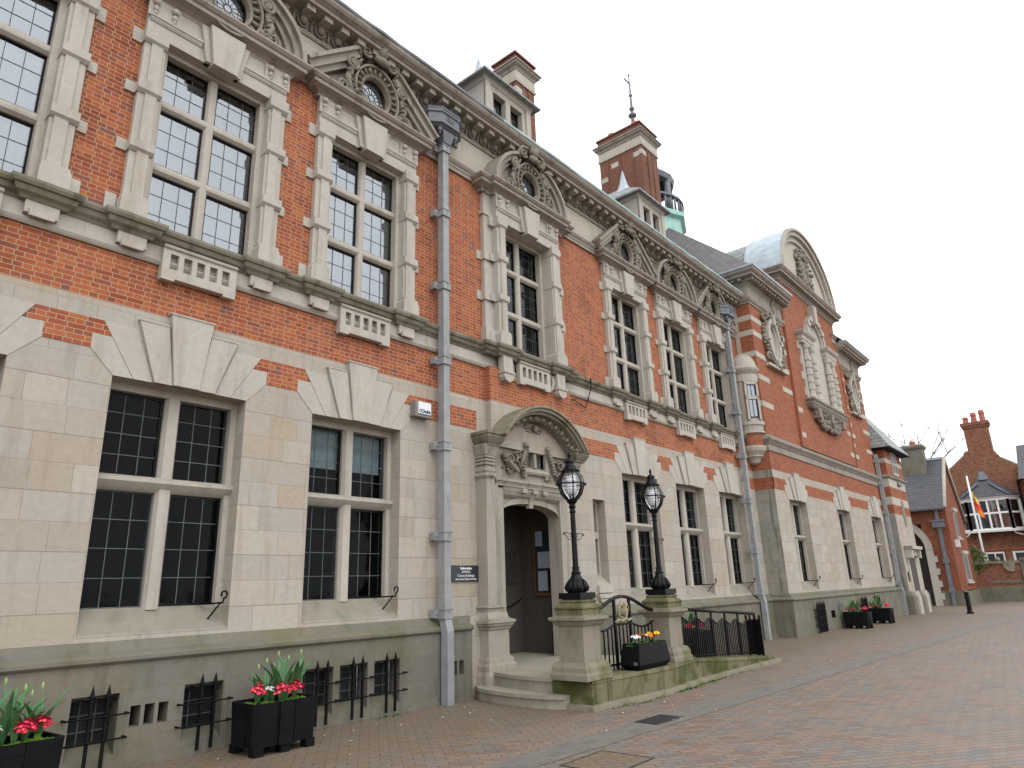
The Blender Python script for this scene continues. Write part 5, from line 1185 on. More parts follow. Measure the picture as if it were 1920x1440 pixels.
# gable facing the street
mb.add([(LX, LY, 4.4), (49.2, LY, 4.4), (49.2, LY, 4.6), (46.6, LY, 7.75), (LX, LY, 5.2), (LX, LY + .25, 4.4), (49.2, LY + .25, 4.4), (46.6, LY + .25, 7.6)], [(0, 1, 2, 3, 4), (7, 6, 5)])
mb.box(49.0, 49.2, LY + .25, 4.5, 0, 4.5)
build('brick_wall', mb, 'bricklodge', lodge)
mb = MB()
mb.wall(-4.5, -LY, 0, .75, LX - .10, [(-ay1, -ay0, 0, .75)], .9, axis='x'); mb.box(LX - .1, 49.3, LY - .12, LY, 0, .7); mb.box(LX - .1, LX, LY - .12, ay0, .748, .75)
build('plinth', mb, 'plinth', lodge)
mb = MB()
for k in range(9): d = .35 + .14 * (k % 2); mb.box(LX - .12, LX + .5, ay0 - d, ay0, k * .32, k * .32 + .32); mb.box(LX - .03, LX + .5, ay1, ay1 + d, k * .32, k * .32 + .32)
o1, i1 = arc((ay0 + ay1) / 2, 2.9, (ay1 - ay0) / 2 + .35, 180, 0, 14, 1.75), arc((ay0 + ay1) / 2, 2.9, (ay1 - ay0) / 2, 180, 0, 14, 1.4)
for i in range(14): mb.yz([i1[i], i1[i + 1], o1[i + 1], o1[i]][::-1], LX - .03, LX + .5)
build('stone_archway', mb, 'stone', lodge)
mb = MB(); mb.quad((LX + 2.5, ay0 - .3, 0), (LX + 2.5, ay1 + .3, 0), (LX + 2.5, ay1 + .3, 4.3), (LX + 2.5, ay0 - .3, 4.3)); mb.quad((LX + .5, ay0, 0), (LX + 2.5, ay0, 0), (LX + 2.5, ay0, 4.3), (LX + .5, ay0, 4.3)); build('arch_passage', mb, 'porchwall', lodge)
mb = MB(); e = .45; xr, zr = 46.6, 8.1; g0 = LY - .03
mb.add([(LX - e, g0, 5.05), (LX - e, 4.5, 5.05), (xr, 4.5, zr), (xr, g0, zr), (49.6, g0, 4.55), (49.6, 4.5, 4.55), (LX - e, g0, 4.97), (LX - e, 4.5, 4.97), (xr, 4.5, zr - .12), (xr, g0, zr - .12), (49.6, g0, 4.45), (49.6, 4.5, 4.45)], [(0, 3, 2, 1), (3, 4, 5, 2), (6, 7, 8, 9), (9, 8, 11, 10), (0, 1, 7, 6), (0, 6, 9, 3), (3, 9, 10, 4)])
rf = build('roof', mb, 'slate', lodge)
mb = MB(); mb.tube([(LX - e + .1, g0 - .02, 5.08), (xr, g0 - .02, zr + .02), (49.6, g0 - .02, 4.6)], .10, 6); build('verge', mb, 'frieze', rf)
mb = MB(); mb.box(xr - .1, xr + .1, g0, 4.5, zr - .05, zr + .09); build('ridge', mb, 'ledge', rf)
mb = MB(); mb.box(45.7, 46.5, -.7, .5, 6.2, 8.8); mb.run([(45.7, -.7), (46.5, -.7), (46.5, .5), (45.7, .5)], [(0, 8.65), (.06, 8.72), (.10, 8.8), (.10, 8.9), (0, 8.97)], True); lc = build('stone_chimney', mb, 'plinth', rf); mb = MB(); mb.lathe(46.1, -.2, [(.16, 8.9), (.16, 9.2), (.1, 9.21)], 10); build('chimney_pot', mb, 'terra', lc)
mb = MB()
for xx, zz in ((46.0, 3.55), (46.3, 1.2)):
    w_, h_ = (1.0, 1.45) if zz > 3 else (1.5, 1.45)
    mb.box(xx, xx + w_, LY - .05, LY + .02, zz, zz + h_); mb.box(xx - .1, xx + w_ + .1, LY - .12, LY, zz + h_, zz + h_ + .2); mb.box(xx - .1, xx + w_ + .1, LY - .12, LY, zz - .12, zz)
lw = build('stone_window', mb, 'stone', lodge); mb = MB()
for xx, zz, n in ((46.0, 3.55, 3), (46.3, 1.2, 4)):
    mb = MB()
    for k in range(n): mb.box(xx + .08 + k * .31, xx + .30 + k * .31, LY - .055, LY, zz + .1, zz + 1.35)
    build('glazing', mb, 'camesgrey', lw)
mb = MB(); mb.box(44.9, 45.2, LY - .2, LY, 3.0, 3.4); build('security_light', mb, 'plastic', lodge)
p = MB(); py_ = -1.08; p.box(LX - .26, LX - .10, py_ - .08, py_ + .08, 0, 4.0); lp = build('downpipe', p, 'lead', lodge)
p = MB(); p.box(LX - .42, LX - .05, py_ - .26, py_ + .26, 4.05, 4.4); p.box(LX - .46, LX - .05, py_ - .30, py_ + .30, 4.36, 4.44); p.lathe(LX - .22, py_, [(.07, 3.75), (.12, 3.95), (.2, 4.07)], 8); p.box(LX - .3, LX - .1, py_ - .07, py_ + .07, 4.4, 5.0); build('rainwater_hopper', p, 'lead', lp)
for z in (2.3, .8): p = MB(); p.box(LX - .30, LX - .04, py_ - .13, py_ + .13, z - .12, z + .12); build('pipe_bracket', p, 'lead', lp)
# low link roof between tower and lodge
mb = MB(); mb.add([(41.0, .2, 5.2), (44.0, .2, 5.2), (44.0, 3.2, 7.2), (41.0, 3.2, 7.2)], [(0, 1, 2, 3)]); mb.box(41.0, 44.0, .15, .25, 5.1, 5.19)
build('link_roof', mb, 'slatepale', lodge)

# ================================================================ old brick house with white bay
HX = 56.0
house = thing('brick_house', (60, -3, 0), 'tall old brick house with shaped gable, big chimney and white bay window', 'house')
mb = MB()
gab = [(1.2, 0), (1.2, 7.2), (.6, 7.5), (.0, 8.2), (-.9, 8.9), (-1.5, 9.4), (-1.55, 9.6), (-3.1, 9.6), (-3.4, 9.0), (-4.4, 8.3), (-5.2, 8.0), (-5.3, 7.4), (-6.5, 7.3), (-6.5, 0)]
mb.yz(gab, HX, HX + .5)
mb.box(HX + .5, HX + 8, -6.5, 1.2, 0, 7.2); mb.box(HX - 1.2, HX, -12, -4.55, 0, 7.3)
build('brick_wall', mb, 'brickold', house)
mb = MB(); 
for i in range(1, len(gab) - 2):
    a, b = gab[i], gab[i + 1]; mb.tube([(HX + .2, a[0], a[1] + .03), (HX + .2, b[0], b[1] + .03)], .10, 6)
build('gable_coping', mb, 'mossy2', house)
mb = MB(); mb.box(HX + .05, HX + .95, -3.15, -1.75, 9.0, 11.4); mb.box(HX - .02, HX + 1.02, -3.22, -1.68, 11.25, 11.4); mb.box(HX - .07, HX + 1.07, -3.28, -1.62, 11.4, 11.62)
ch = build('chimney', mb, 'brickold', house)
for y_, h_ in ((-1.95, .5), (-2.45, .75), (-2.95, .85)):
    mb = MB(); mb.lathe(HX + .5, y_, [(.2, 11.6), (.16, 11.6 + h_ * .6), (.2, 11.6 + h_ * .75), (.15, 11.6 + h_)], 10); build('chimney_pot', mb, 'terra', ch)
mb = MB(); mb.add([(HX + .3, 1.2, 7.2), (HX + 8, 1.2, 7.2), (HX + 8, -2.6, 9.4), (HX + .3, -2.6, 9.4), (HX + .3, -6.5, 7.2), (HX + 8, -6.5, 7.2)], [(0, 1, 2, 3), (3, 2, 5, 4)]); mb.add([(HX - 1.5, -4.3, 7.3), (HX - 1.5, -12, 7.3), (HX + 2.5, -12, 10.0), (HX + 2.5, -4.3, 10.0)], [(0, 3, 2, 1)])
build('roof', mb, 'slate', house)
# white bay: canted, on the wall facing the street
by0, by1, bx = -3.85, -.62, HX - .75
B = [(HX, by1 + .1), (bx, by1 - .45), (bx, by0 + .45), (HX, by0 - .1)]
mb = MB(); mb.run(B[::1], [(.0, 4.15), (.10, 4.15), (.12, 4.28), (.0, 4.34), (.0, 4.40)]); mb.run(B, [(0, 6.15), (.05, 6.17), (.06, 6.30), (.14, 6.36), (.14, 6.42), (-.3, 6.43)]); mb.run(B, [(-.02, 5.30), (.05, 5.30), (.05, 5.42), (-.02, 5.42)])
def post(x, y, r=.07): mb.box(x - r, x + r, y - r, y + r, 4.3, 6.2)
for (xa, ya), (xb, yb), n in ((B[0], B[1], 1), (B[1], B[2], 4), (B[2], B[3], 1)):
    for k in range(n + 1): post(xa + (xb - xa) * k / n, ya + (yb - ya) * k / n, .08 if k in (0, n) else .055)
bay = build('bay_window', mb, 'white', house)
mb = MB(); mb.run(B, [(-.03, 4.3), (-.03, 6.2)]); build('glazing', mb, 'glass', bay)
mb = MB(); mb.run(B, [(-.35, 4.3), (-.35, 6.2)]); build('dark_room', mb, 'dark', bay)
mb = MB(); mb.smooth = True
for y_ in (-1.55, -2.4, -3.05, -3.2):
    for t in range(10): mb.quad((bx + .10 + .02 * (t % 2), y_ - .03 * t, 4.35), (bx + .10 + .02 * ((t + 1) % 2), y_ - .03 * (t + 1), 4.35), (bx + .10 + .02 * ((t + 1) % 2), y_ - .03 * (t + 1), 6.15), (bx + .10 + .02 * (t % 2), y_ - .03 * t, 6.15))
build('net_curtain', mb, 'curtain', bay)
mb = MB(); e = .22; ev = [(HX, by1 + .3, 6.42), (bx - e, by1 - .3, 6.42), (bx - e, by0 + .3, 6.42), (HX, by0 - .3, 6.42), (HX, -2.0, 7.75), (HX, -2.45, 7.75)]
mb.add(ev, [(0, 4, 1), (1, 4, 5, 2), (2, 5, 3), (0, 1, 2, 3)]); br_ = build('bay_roof', mb, 'slate', bay)
mb = MB(); mb.add([(HX - .22, -2.05, 7.62), (HX - .22, -2.40, 7.62), (HX, -1.85, 7.70), (HX, -2.6, 7.70), (HX - .03, -2.1, 8.2), (HX - .03, -2.35, 8.2)], [(0, 4, 5, 1), (2, 4, 0), (1, 5, 3)]); mb.tube([(HX - .4, -2.55, 7.4), (bx - e, by0 + .3, 6.46)], .07, 5); mb.tube([(HX - .4, -1.9, 7.4), (bx - e, by1 - .3, 6.46)], .07, 5); build('lead_cap', mb, 'lead', br_)
for q, y_ in ((1, by1 - .3), (-1, by0 + .5)):
    mb = MB(); mb.tube([(bx + .05, y_, 4.15), (bx + .2, y_ - q * -.1, 4.02), (bx + .55, y_ + q * .55, 3.85), (HX, y_ + q * .8, 3.7)], .05, 5); build('bay_bracket', mb, 'white', bay)
for ya, yb in ((-2.50, -1.48), (-3.75, -2.95)):
    mb = MB(); mb.box(HX - .07, HX, ya, yb, 2.2, 2.9); wn = build('casement_window', mb, 'white', house); mid = (ya + yb) / 2
    for p0, p1 in (((ya + .08, mid - .04), (mid + .04, yb - .08)) if yb - ya > .9 else ((ya + .14, yb - .14),)):
        mb = MB(); mb.box(HX - .075, HX, p0, p1, 2.28, 2.80); build('glazing', mb, 'sign', wn)
mb = MB(); mb.box(HX - .06, HX, -4.5, -1.2, 3.0, 3.14); build('brick_course', mb, 'brick2', house)
mb = MB(); mb.tube([(HX - .1, -4.1, 7.4), (HX - .1, -4.15, 3)], .06, 6); mb.tube([(HX - 1.25, -4.5, 7.35), (HX - .1, -4.15, 7.3)], .08, 6); build('downpipe', mb, 'ironmatt', house)

# garden wall across the end of the street
GW = 49.4
gw = thing('garden_wall', (GW, -3, 0), 'low brick and stone garden wall with flat coping closing the street', 'wall')
mb = MB(); mb.box(GW, GW + .35, -3.75, -1.62, .85, 2.1); build('brick_wall', mb, 'brickold', gw)
mb = MB(); mb.box(GW - .02, GW + .37, -3.75, -1.62, 0, .62); mb.box(GW - .03, GW + .1, -3.75, -2.2, 1.02, 1.18); mb.box(GW - .02, GW + .36, -3.75, -1.62, .62, .85); build('stone_base', mb, 'plinth', gw)
mb = MB(); mb.box(GW - .08, GW + .43, -3.8, -1.62, 2.1, 2.24); mb.ball(GW + .1, -2.75, 2.34, .14, .14, .14); build('coping', mb, 'mossy2', gw)
mb = MB(); mb.yz([(-2.95, 2.1), (-3.0, 1.85), (-3.15, 1.68), (-3.35, 1.62), (-3.5, 1.7), (-3.55, 2.1)][::-1], GW - .10, GW); build('stone_shield', mb, 'mossy2', gw)
gp = MB(); gp.box(GW - .05, GW + .5, -4.6, -3.80, 0, 2.25); gp.box(GW - .12, GW + .57, -4.68, -3.78, 2.25, 2.38); single('gate_pier', gp, 'plinth', (GW, -4.2, 0), 'dark stone gate pier at the end of the garden wall', 'pier')
iv = MB(); rnd = random.Random(8)
for k in range(420):
    y_ = -1.55 - abs(rnd.gauss(0, .35)); z_ = 2.2 + rnd.uniform(-.55, 1.0) * (1 - min(1, abs(y_ + 1.7))) ; x_ = GW - .05 + rnd.uniform(-.12, .2); r_ = rnd.uniform(.04, .09); a = rnd.uniform(0, 6.28)
    d = Vector((rnd.uniform(-1, -.2), rnd.uniform(-1, 1), rnd.uniform(-.4, 1))).normalized(); u = d.cross(Vector((0, 0, 1))).normalized() * r_; v = d.cross(u)
    p = Vector((x_, y_, z_)); iv.quad(p - u, p - v * .6, p + u, p + v)
single('ivy', iv, 'ivy', (GW, -1.7, 0), 'green ivy clump hanging over the garden wall beside the lodge', 'ivy')

# flagpole with half-lowered flag
fp = thing('flagpole', (50.5, -2.02, 0), 'white flagpole in front of the bay window', 'flagpole')
mb = MB(); mb.tube([(50.5, -2.02, 0), (50.5, -2.02, 7.4)], [.07, .05], 10); build('pole', mb, 'white', fp)
mb = MB(); mb.ball(50.5, -2.02, 7.46, .09, .09, .08); build('finial', mb, 'wood', fp)
fl = MB(); cols = 8; rows = 12
for j in range(rows):
    fl.cur = 0 if j < 4 else (1 if j < 8 else 2)
    for i in range(cols):
        def q(i, j): t = i / cols; s_ = j / rows; return (50.5 + .10 * math.sin(t * 7 + s_ * 2), -2.09 - .42 * t * (.5 + .6 * s_), 6.45 - 1.25 * s_ - .55 * t + .05 * math.sin(t * 9))
        fl.quad(q(i, j), q(i, j + 1), q(i + 1, j + 1), q(i + 1, j))
single('flag', fl, ['flagy', 'flagr', 'flago'], (50.5, -2.09, 4.6), 'limp yellow, red and orange flag hanging on the white pole', 'flag')

# bollard
bo = thing('bollard', (35.2, -2.95, 0), 'black cast bollard with pale top standing in the street', 'bollard')
mb = MB(); mb.lathe(35.2, -2.95, [(.13, 0), (.13, .06), (.10, .09), (.09, .12), (.085, .62), (.10, .64), (.10, .68), (.085, .70), (.085, .80), (.10, .82), (.10, .86)], 14); build('post', mb, 'iron', bo)
mb = MB(); mb.lathe(35.2, -2.95, [(.10, .86), (.09, .90), (.05, .93), (0, .935)], 14); build('cap', mb, 'camesgrey', bo)

# bare tree behind the lodge
tr = thing('bare_tree', (70, 4.0, 0), 'leafless tree behind the lodge roof with thin upper branches', 'tree')
tk = MB(); tk.tube([(70, 4, 0), (70.1, 3.9, 5), (70, 3.4, 10.5)], [.35, .28, .16], 8); build('trunk', tk, 'bark', tr)
bk = MB(); rnd = random.Random(21)
def grow(p, d, l, r, n):
    q = [p]; 
    for i in range(4): d = (d + Vector((rnd.uniform(-.2, .2), rnd.uniform(-.25, .25), rnd.uniform(-.1, .16)))).normalized(); q.append(q[-1] + d * l / 4)
    bk.tube(q, [r * (1 - .6 * i / 4) for i in range(5)], 5)
    if n > 0:
        for k in range(3): grow(q[rnd.choice((2, 3, 4))], (d + Vector((rnd.uniform(-.5, .5), rnd.uniform(-.9, .9), rnd.uniform(-.3, .6)))).normalized(), l * rnd.uniform(.5, .75), r * .45, n - 1)
for dy, dz in ((-.2, 1), (.5, .9), (-.6, .7), (.15, 1), (-1.0, .45), (.9, .5)): grow(Vector((70, 3.4, 10.2)), Vector((rnd.uniform(-.2, .2), dy, dz)).normalized(), 3.6, .09, 3)
build('branches', bk, 'bark', tr)

# ================================================================ entrance platform, steps and ramp
plat = thing('entrance_platform', (10.5, -1.2, 0), 'mossy stone entrance platform and ramp wall with curved steps at its near end', 'stone platform')
FY = -2.37
def fcurve(x):   # front face of the retaining wall, bowed in the middle
    return FY - .12 * math.sin(math.pi * (x - 8.7) / 2.7) if 8.7 < x < 11.4 else FY
mb = MB()
XS = [8.28, 8.30, 8.70] + [8.70 + 2.7 * i / 12 for i in range(1, 13)] + [12.2, 13.4, 14.9]
tops = [.38 if x < 11.45 else .36 - .24 * (x - 11.4) / 3.5 for x in XS]
for (a, ta), (b, tb) in zip(zip(XS, tops), zip(XS[1:], tops[1:])):
    ya, yb = fcurve(a), fcurve(b)
    mb.add([(a, ya, 0), (b, yb, 0), (b, yb, tb - .05), (a, ya, ta - .05), (a, ya - .012, ta - .05), (b, yb - .012, tb - .05), (b, yb - .0, tb), (a, ya - .0, ta), (b, yb + .45, tb), (a, ya + .45, ta)], [(0, 1, 2, 3), (3, 2, 5, 4), (4, 5, 6, 7), (7, 6, 8, 9)])
mb.quad((8.28, -1.7, 0), (8.28, FY, 0), (8.28, FY, .38), (8.28, -1.7, .38)); mb.quad((14.9, FY, 0), (14.9, FY + .45, 0), (14.9, FY + .45, .12), (14.9, FY, .12))
mb.box(8.66, 8.70, FY - .02, FY + .1, 0, .37)
build('retaining_wall', mb, 'mossy', plat)
mb = MB(); K = [(8.22, FY - .05), (8.66, FY - .05)] + [(x, fcurve(x) - .05) for x in XS[3:15]] + [(14.96, FY - .06)]
mb.run([(8.24, -1.78)] + K[:1] + K[1:] + [(14.96, FY + .5)], [(.03, 0), (.03, .055), (.0, .07), (-.06, .072)]); build('kerb', mb, 'mossy2', plat)
mb = MB()
s1 = [(8.36, -.12), (8.20, -.34), (8.08, -.70), (8.03, -1.1), (8.02, -1.5), (8.06, -1.76), (8.14, -1.98), (8.28, -2.0), (8.28, -1.75), (8.7, -1.75), (8.7, -.12)]
s2 = [(8.55, -.32), (8.46, -.55), (8.37, -.88), (8.31, -1.24), (8.31, -1.78), (8.8, -1.78), (8.8, -.32)]
def inset(p, d, cx_=8.75, cy_=-1.1): return [(x + (d if x < 8.6 else 0), y) for x, y in p]
mb.xy(inset(s1, .035), 0, .125); mb.xy(s1, .125, .175); mb.xy(inset(s2, .03), .175, .315); mb.xy(s2, .315, .365)
build('steps', mb, 'step', plat)
mb = MB()
mb.box(8.78, 11.4, -2.0, .30, .30, .364); mb.box(8.6, 11.42, .30, 1.42, .30, .362); mb.add([(11.4, -1.95, .364), (14.9, -1.95, .02), (14.9, -.14, .02), (11.4, -.14, .364)], [(0, 1, 2, 3)])
build('paving_slab', mb, 'step', plat)

# lamp pedestals
def pedestal(x, y, label):
    p = thing('lamp_pedestal', (x, y, .37), label, 'pedestal', 'stone pedestals carrying the lamps')
    mb = MB(); r = .215; P = [(x - r, y - r), (x + r, y - r), (x + r, y + r), (x - r, y + r)]
    mb.run(P, [(.10, .37), (.10, .44), (.08, .47), (.08, .53), (.06, .57), (.04, .60), (.0, .605), (.0, .62), (.0, 1.06), (.015, 1.07), (.04, 1.10), (.06, 1.13), (.08, 1.14), (.095, 1.15), (.095, 1.19), (.03, 1.20), (.02, 1.21)], True); build('shaft', mb, 'mossy2', p)
    mb = MB(); mb.run(P, [(.02, 1.20), (.02, 1.29), (.035, 1.30), (.035, 1.32), (.0, 1.35), (-.03, 1.37), (-.03, 1.385), (-.02, 1.39), (-.02, 1.405), (-.06, 1.43), (-.215, 1.43)], True); build('cap', mb, 'mossy', p)
    return p
PD = [(8.47, -2.08), (10.92, -2.08)]
pedestal(*PD[0], 'mossy stone pedestal nearest the steps carrying a street lamp'); pedestal(*PD[1], 'mossy stone pedestal at the head of the ramp railing')
# lamps: one built with its parts, the second copied
lamp = thing('street_lamp', (0, 0, 0), 'black street lamp with clear globe on the pedestal nearest the steps', 'street lamp', 'globe lamps on the entrance pedestals')
mb = MB(); mb.box(-.19, .19, -.19, .19, 0, .085); build('base_plate', mb, 'iron', lamp)
mb = MB(); mb.lathe(0, 0, [(.135, .085), (.15, .11), (.155, .15), (.14, .20), (.11, .25), (.085, .30), (.065, .34), (.075, .35), (.075, .365), (.055, .38), (.05, .42), (.058, .425), (.058, .44), (.043, .45), (.040, .85), (.037, 1.22), (.05, 1.23), (.05, 1.245), (.04, 1.25), (.04, 1.29), (.06, 1.31), (.045, 1.32), (.045, 1.35), (.075, 1.38), (.09, 1.42), (.0, 1.425)], 16)
for i in range(8):
    a = 2 * math.pi * i / 8; mb.tube([(.15 * math.cos(a), .15 * math.sin(a), .10), (.158 * math.cos(a), .158 * math.sin(a), .15), (.14 * math.cos(a), .14 * math.sin(a), .21), (.10 * math.cos(a), .10 * math.sin(a), .27)], [.012, .03, .022, .01], 5)
build('post', mb, 'iron', lamp)
mb = MB(); mb.smooth = True; mb.lathe(0, 0, [(.09, 1.425), (.14, 1.48), (.178, 1.56), (.195, 1.65), (.187, 1.73), (.16, 1.80), (.12, 1.84)], 20); build('globe', mb, 'globe', lamp)
mb = MB()
for k in range(6): z = 1.52 + k * .044; mb.lathe(0, 0, [(.075, z), (.085, z + .005), (.085, z + .022), (.075, z + .028)], 16)
mb.lathe(0, 0, [(.03, 1.48), (.072, 1.50), (.072, 1.76), (0, 1.76)], 14); build('lamp_louvre', mb, 'lampwhite', lamp)
mb = MB()
mb.tube([(.203 * math.cos(R(a)), .203 * math.sin(R(a)), 1.65) for a in range(0, 360, 15)], .011, 6, True)
for a in (45, 135, 225, 315): c_, s_ = math.cos(R(a)), math.sin(R(a)); mb.tube([(.09 * c_, .09 * s_, 1.42), (.155 * c_, .155 * s_, 1.50), (.203 * c_, .203 * s_, 1.65), (.175 * c_, .175 * s_, 1.77), (.12 * c_, .12 * s_, 1.84)], .010, 5); mb.ball(.215 * c_, .215 * s_, 1.65, .022)
build('cage', mb, 'iron', lamp)
mb = MB(); mb.lathe(0, 0, [(.0, 1.835), (.145, 1.836), (.15, 1.85), (.12, 1.865), (.11, 1.89), (.10, 1.895), (.085, 1.925), (.075, 1.93), (.062, 1.965), (.058, 1.972), (.078, 1.98), (.072, 2.005), (.045, 2.03), (.025, 2.045), (.012, 2.06), (.02, 2.075), (.026, 2.095), (.018, 2.12), (.006, 2.15), (0, 2.155)], 16); build('hood', mb, 'iron', lamp)
mb = MB()
for q in (-1, 1):
    mb.tube([(q * .04, 0, .92), (q * .12, 0, .925), (q * .24, 0, .93)], .005, 4); mb.tube([(q * .24, 0, .93), (q * .262, 0, .915), (q * .255, 0, .895), (q * .235, 0, .90), (q * .225, 0, .92), (q * .19, 0, .87), (q * .14, 0, .835), (q * .07, 0, .835), (q * .04, 0, .85)], .006, 4)
    mb.tube([(q * .085 + .022 * math.cos(R(a)), 0, .89 + .022 * math.sin(R(a))) for a in range(0, 360, 40)], .005, 4, True)
build('scroll_bracket', mb, 'ironmatt', lamp)
lamp2 = copy_tree(lamp)
lamp.location = (PD[0][0], PD[0][1], 1.43); lamp2.location = (PD[1][0], PD[1][1], 1.43)
lamp2['label'] = 'black street lamp with clear globe on the pedestal beside the ramp railing'

# arched panel with gilded knot between the pedestals
gt = thing('arched_railing', (9.7, -2.08, .38), 'black arched railing panel with gilded knot between the two pedestals', 'railing')
ga, gb_, gy = 8.75, 10.62, -2.05; gm = (ga + gb_) / 2
def sw(t): return 1.19 + .24 * (0.5 - .5 * math.cos(2 * math.pi * min(1, max(0, t)))) ** .8
mb = MB(); top = [(ga + (gb_ - ga) * i / 24, gy, sw(i / 24)) for i in range(25)]
mb.tube(top, .028, 6); build('arched_rail', mb, 'iron', gt)
def low(t): return 1.02 + (.10 * math.cos(t * 2 * math.pi * 1.0 + math.pi * 0) if False else (-.07 * math.sin(math.pi * t / .36) if t < .36 else (-.07 * math.sin(math.pi * (1 - t) / .36) if t > .64 else 0)))
mb = MB(); mb.tube([(ga + (gb_ - ga) * i / 24, gy, low(i / 24)) for i in range(25)], .018, 5); mb.box(ga, gb_, gy - .012, gy + .012, .44, .47); build('lower_rail', mb, 'iron', gt)
nb_ = 17
for i in range(nb_):
    t = (i + .5) / nb_; x = ga + (gb_ - ga) * t; mb = MB(); hi = sw(t) if i in (6, 10) else low(t); r_ = .022 if i in (6, 10) else .010
    mb.box(x - r_, x + r_, gy - r_ * .8, gy + r_ * .8, .38, hi); build('baluster', mb, 'iron', gt)
mb = MB(); kz = 1.20; K2 = lambda pts, r: mb.tube([(gm + x, gy - .02 - d, kz + z) for x, d, z in pts], r, 6)
mb.tube([(gm + .135 * math.cos(R(t)), gy - .02 - .01 * math.sin(R(3 * t)), kz + .015 + .115 * math.sin(R(t))) for t in range(0, 360, 12)], .022, 6, True)
K2([(-.12, .01, .06), (-.085, .025, .115), (-.045, .03, .10), (-.02, .03, .03), (0, .035, -.05), (.02, .03, .03), (.045, .03, .10), (.085, .025, .115), (.12, .01, .06)], .020)
K2([(-.07, .03, .05), (-.05, .035, -.02), (0, .035, -.07), (.05, .03, -.02), (.07, .03, .05)], .016)
K2([(-.24, .0, -.15), (-.17, .02, -.11), (-.09, .03, -.135), (0, .03, -.10), (.09, .03, -.135), (.17, .02, -.11), (.24, .0, -.14)], .020)
build('gilded_knot', mb, 'gold', gt)

# ramp railing
rr = thing('ramp_railing', (13, -2.15, .2), 'black ramp railing with scalloped lower rail and heavy end post', 'railing')
ra, rb, ry = 11.15, 14.55, -2.13
def rz(x): return .38 - .24 * (x - 11.4) / 3.5 if x > 11.4 else .38
def rt(x): return 1.19 - .24 * (x - ra) / (rb - ra)
mb = MB(); mb.tube([(ra - .05, ry, rt(ra)), (rb + .08, ry, rt(rb) - .005)], .030, 8); build('handrail', mb, 'iron', rr)
mb = MB(); N = 60
mb.tube([(ra + (rb - ra) * i / N, ry, rt(ra + (rb - ra) * i / N) - .17 - .045 * math.cos(2 * math.pi * (i / N * 6 + .0))) for i in range(N + 1)], .016, 5); mb.tube([(ra, ry, rz(ra) + .04), (rb, ry, rz(rb) + .04)], .012, 5); build('scalloped_rail', mb, 'iron', rr)
N = 46
for i in range(N + 1):
    x = ra + (rb - ra) * i / N; tall = i % 8 == 4
    mb = MB(); r_ = .015 if tall else .009; mb.box(x - r_, x + r_, ry - r_, ry + r_, rz(x), rt(x) - (.02 if tall else .17 + .045 * math.cos(2 * math.pi * (i / N * 6)))); build('baluster', mb, 'iron', rr)
mb = MB(); mb.box(rb - .02, rb + .02, ry - .16, ry - .12, .14, .92); mb.box(rb - .02, rb + .02, ry + .12, ry + .16, .14, .92); mb.box(rb - .016, rb + .016, ry - .12, ry + .12, .16, .84)
mb.tube([(rb + .08, ry, rt(rb)), (rb + .10, ry, .86), (rb + .10, ry, .12)], .028, 8); build('end_post', mb, 'iron', rr)

# ================================================================ planters and plants
def hexplanter(lx_, ly_, h, name, mat='planter'):
    """recycled plastic planter on block feet, origin at its base centre"""
    r = thing(name, (0, 0, 0), None, 'planter')
    a, b = lx_ / 2, ly_ / 2; c_ = min(a, b) * .18; z0 = .085
    ring = [(-a + c_, -b), (a - c_, -b), (a, -b + c_), (a, b - c_), (a - c_, b), (-a + c_, b), (-a, b - c_), (-a, -b + c_)]
    mb = MB(); f = .95; n = 8
    lo = [(x * f, y * f) for x, y in ring]; inr = [(x * .93, y * .90) for x, y in ring]
    vs = [(x, y, z0) for x, y in lo] + [(x, y, h) for x, y in ring] + [(x, y, h) for x, y in inr] + [(x, y, h - .06) for x, y in inr]
    fs = [tuple(range(n - 1, -1, -1))]
    for k in range(3): fs += [(k * n + i, k * n + (i + 1) % n, (k + 1) * n + (i + 1) % n, (k + 1) * n + i) for i in range(n)]
    mb.add(vs, fs)
    for q in (-1, 1):
        mb.box(-a * .22, a * .22, q * b * 1.0 - .012, q * b * 1.0 + .012, z0, h * .98); mb.box(-a * .22 - .015, -a * .22 + .002, q * b - .022, q * b + .022, z0, h); mb.box(a * .22 - .002, a * .22 + .015, q * b - .022, q * b + .022, z0, h)
        for z in (.35, .6, .82): mb.box(-a * .2, a * .2, q * b * 1.0 - .018, q * b * 1.0 + .018, z0 + (h - z0) * z - .008, z0 + (h - z0) * z)
        mb.box(q * a - .012, q * a + .012, -b * .3, b * .3, z0, h * .97)
    build('box', mb, mat, r)
    mb = MB(); mb.xy([(x * .99, y * .99) for x, y in inr], h - .08, h - .05); build('soil', mb, 'soil', r)
    for q in (-1, 0, 1):
        for s_ in (-1, 1):
            mb = MB(); x = q * (a - .08); mb.box(x - .055, x + .055, s_ * (b - .07) - .055, s_ * (b - .07) + .055, 0, z0 + .002); build('foot', mb, mat, r)
    return r
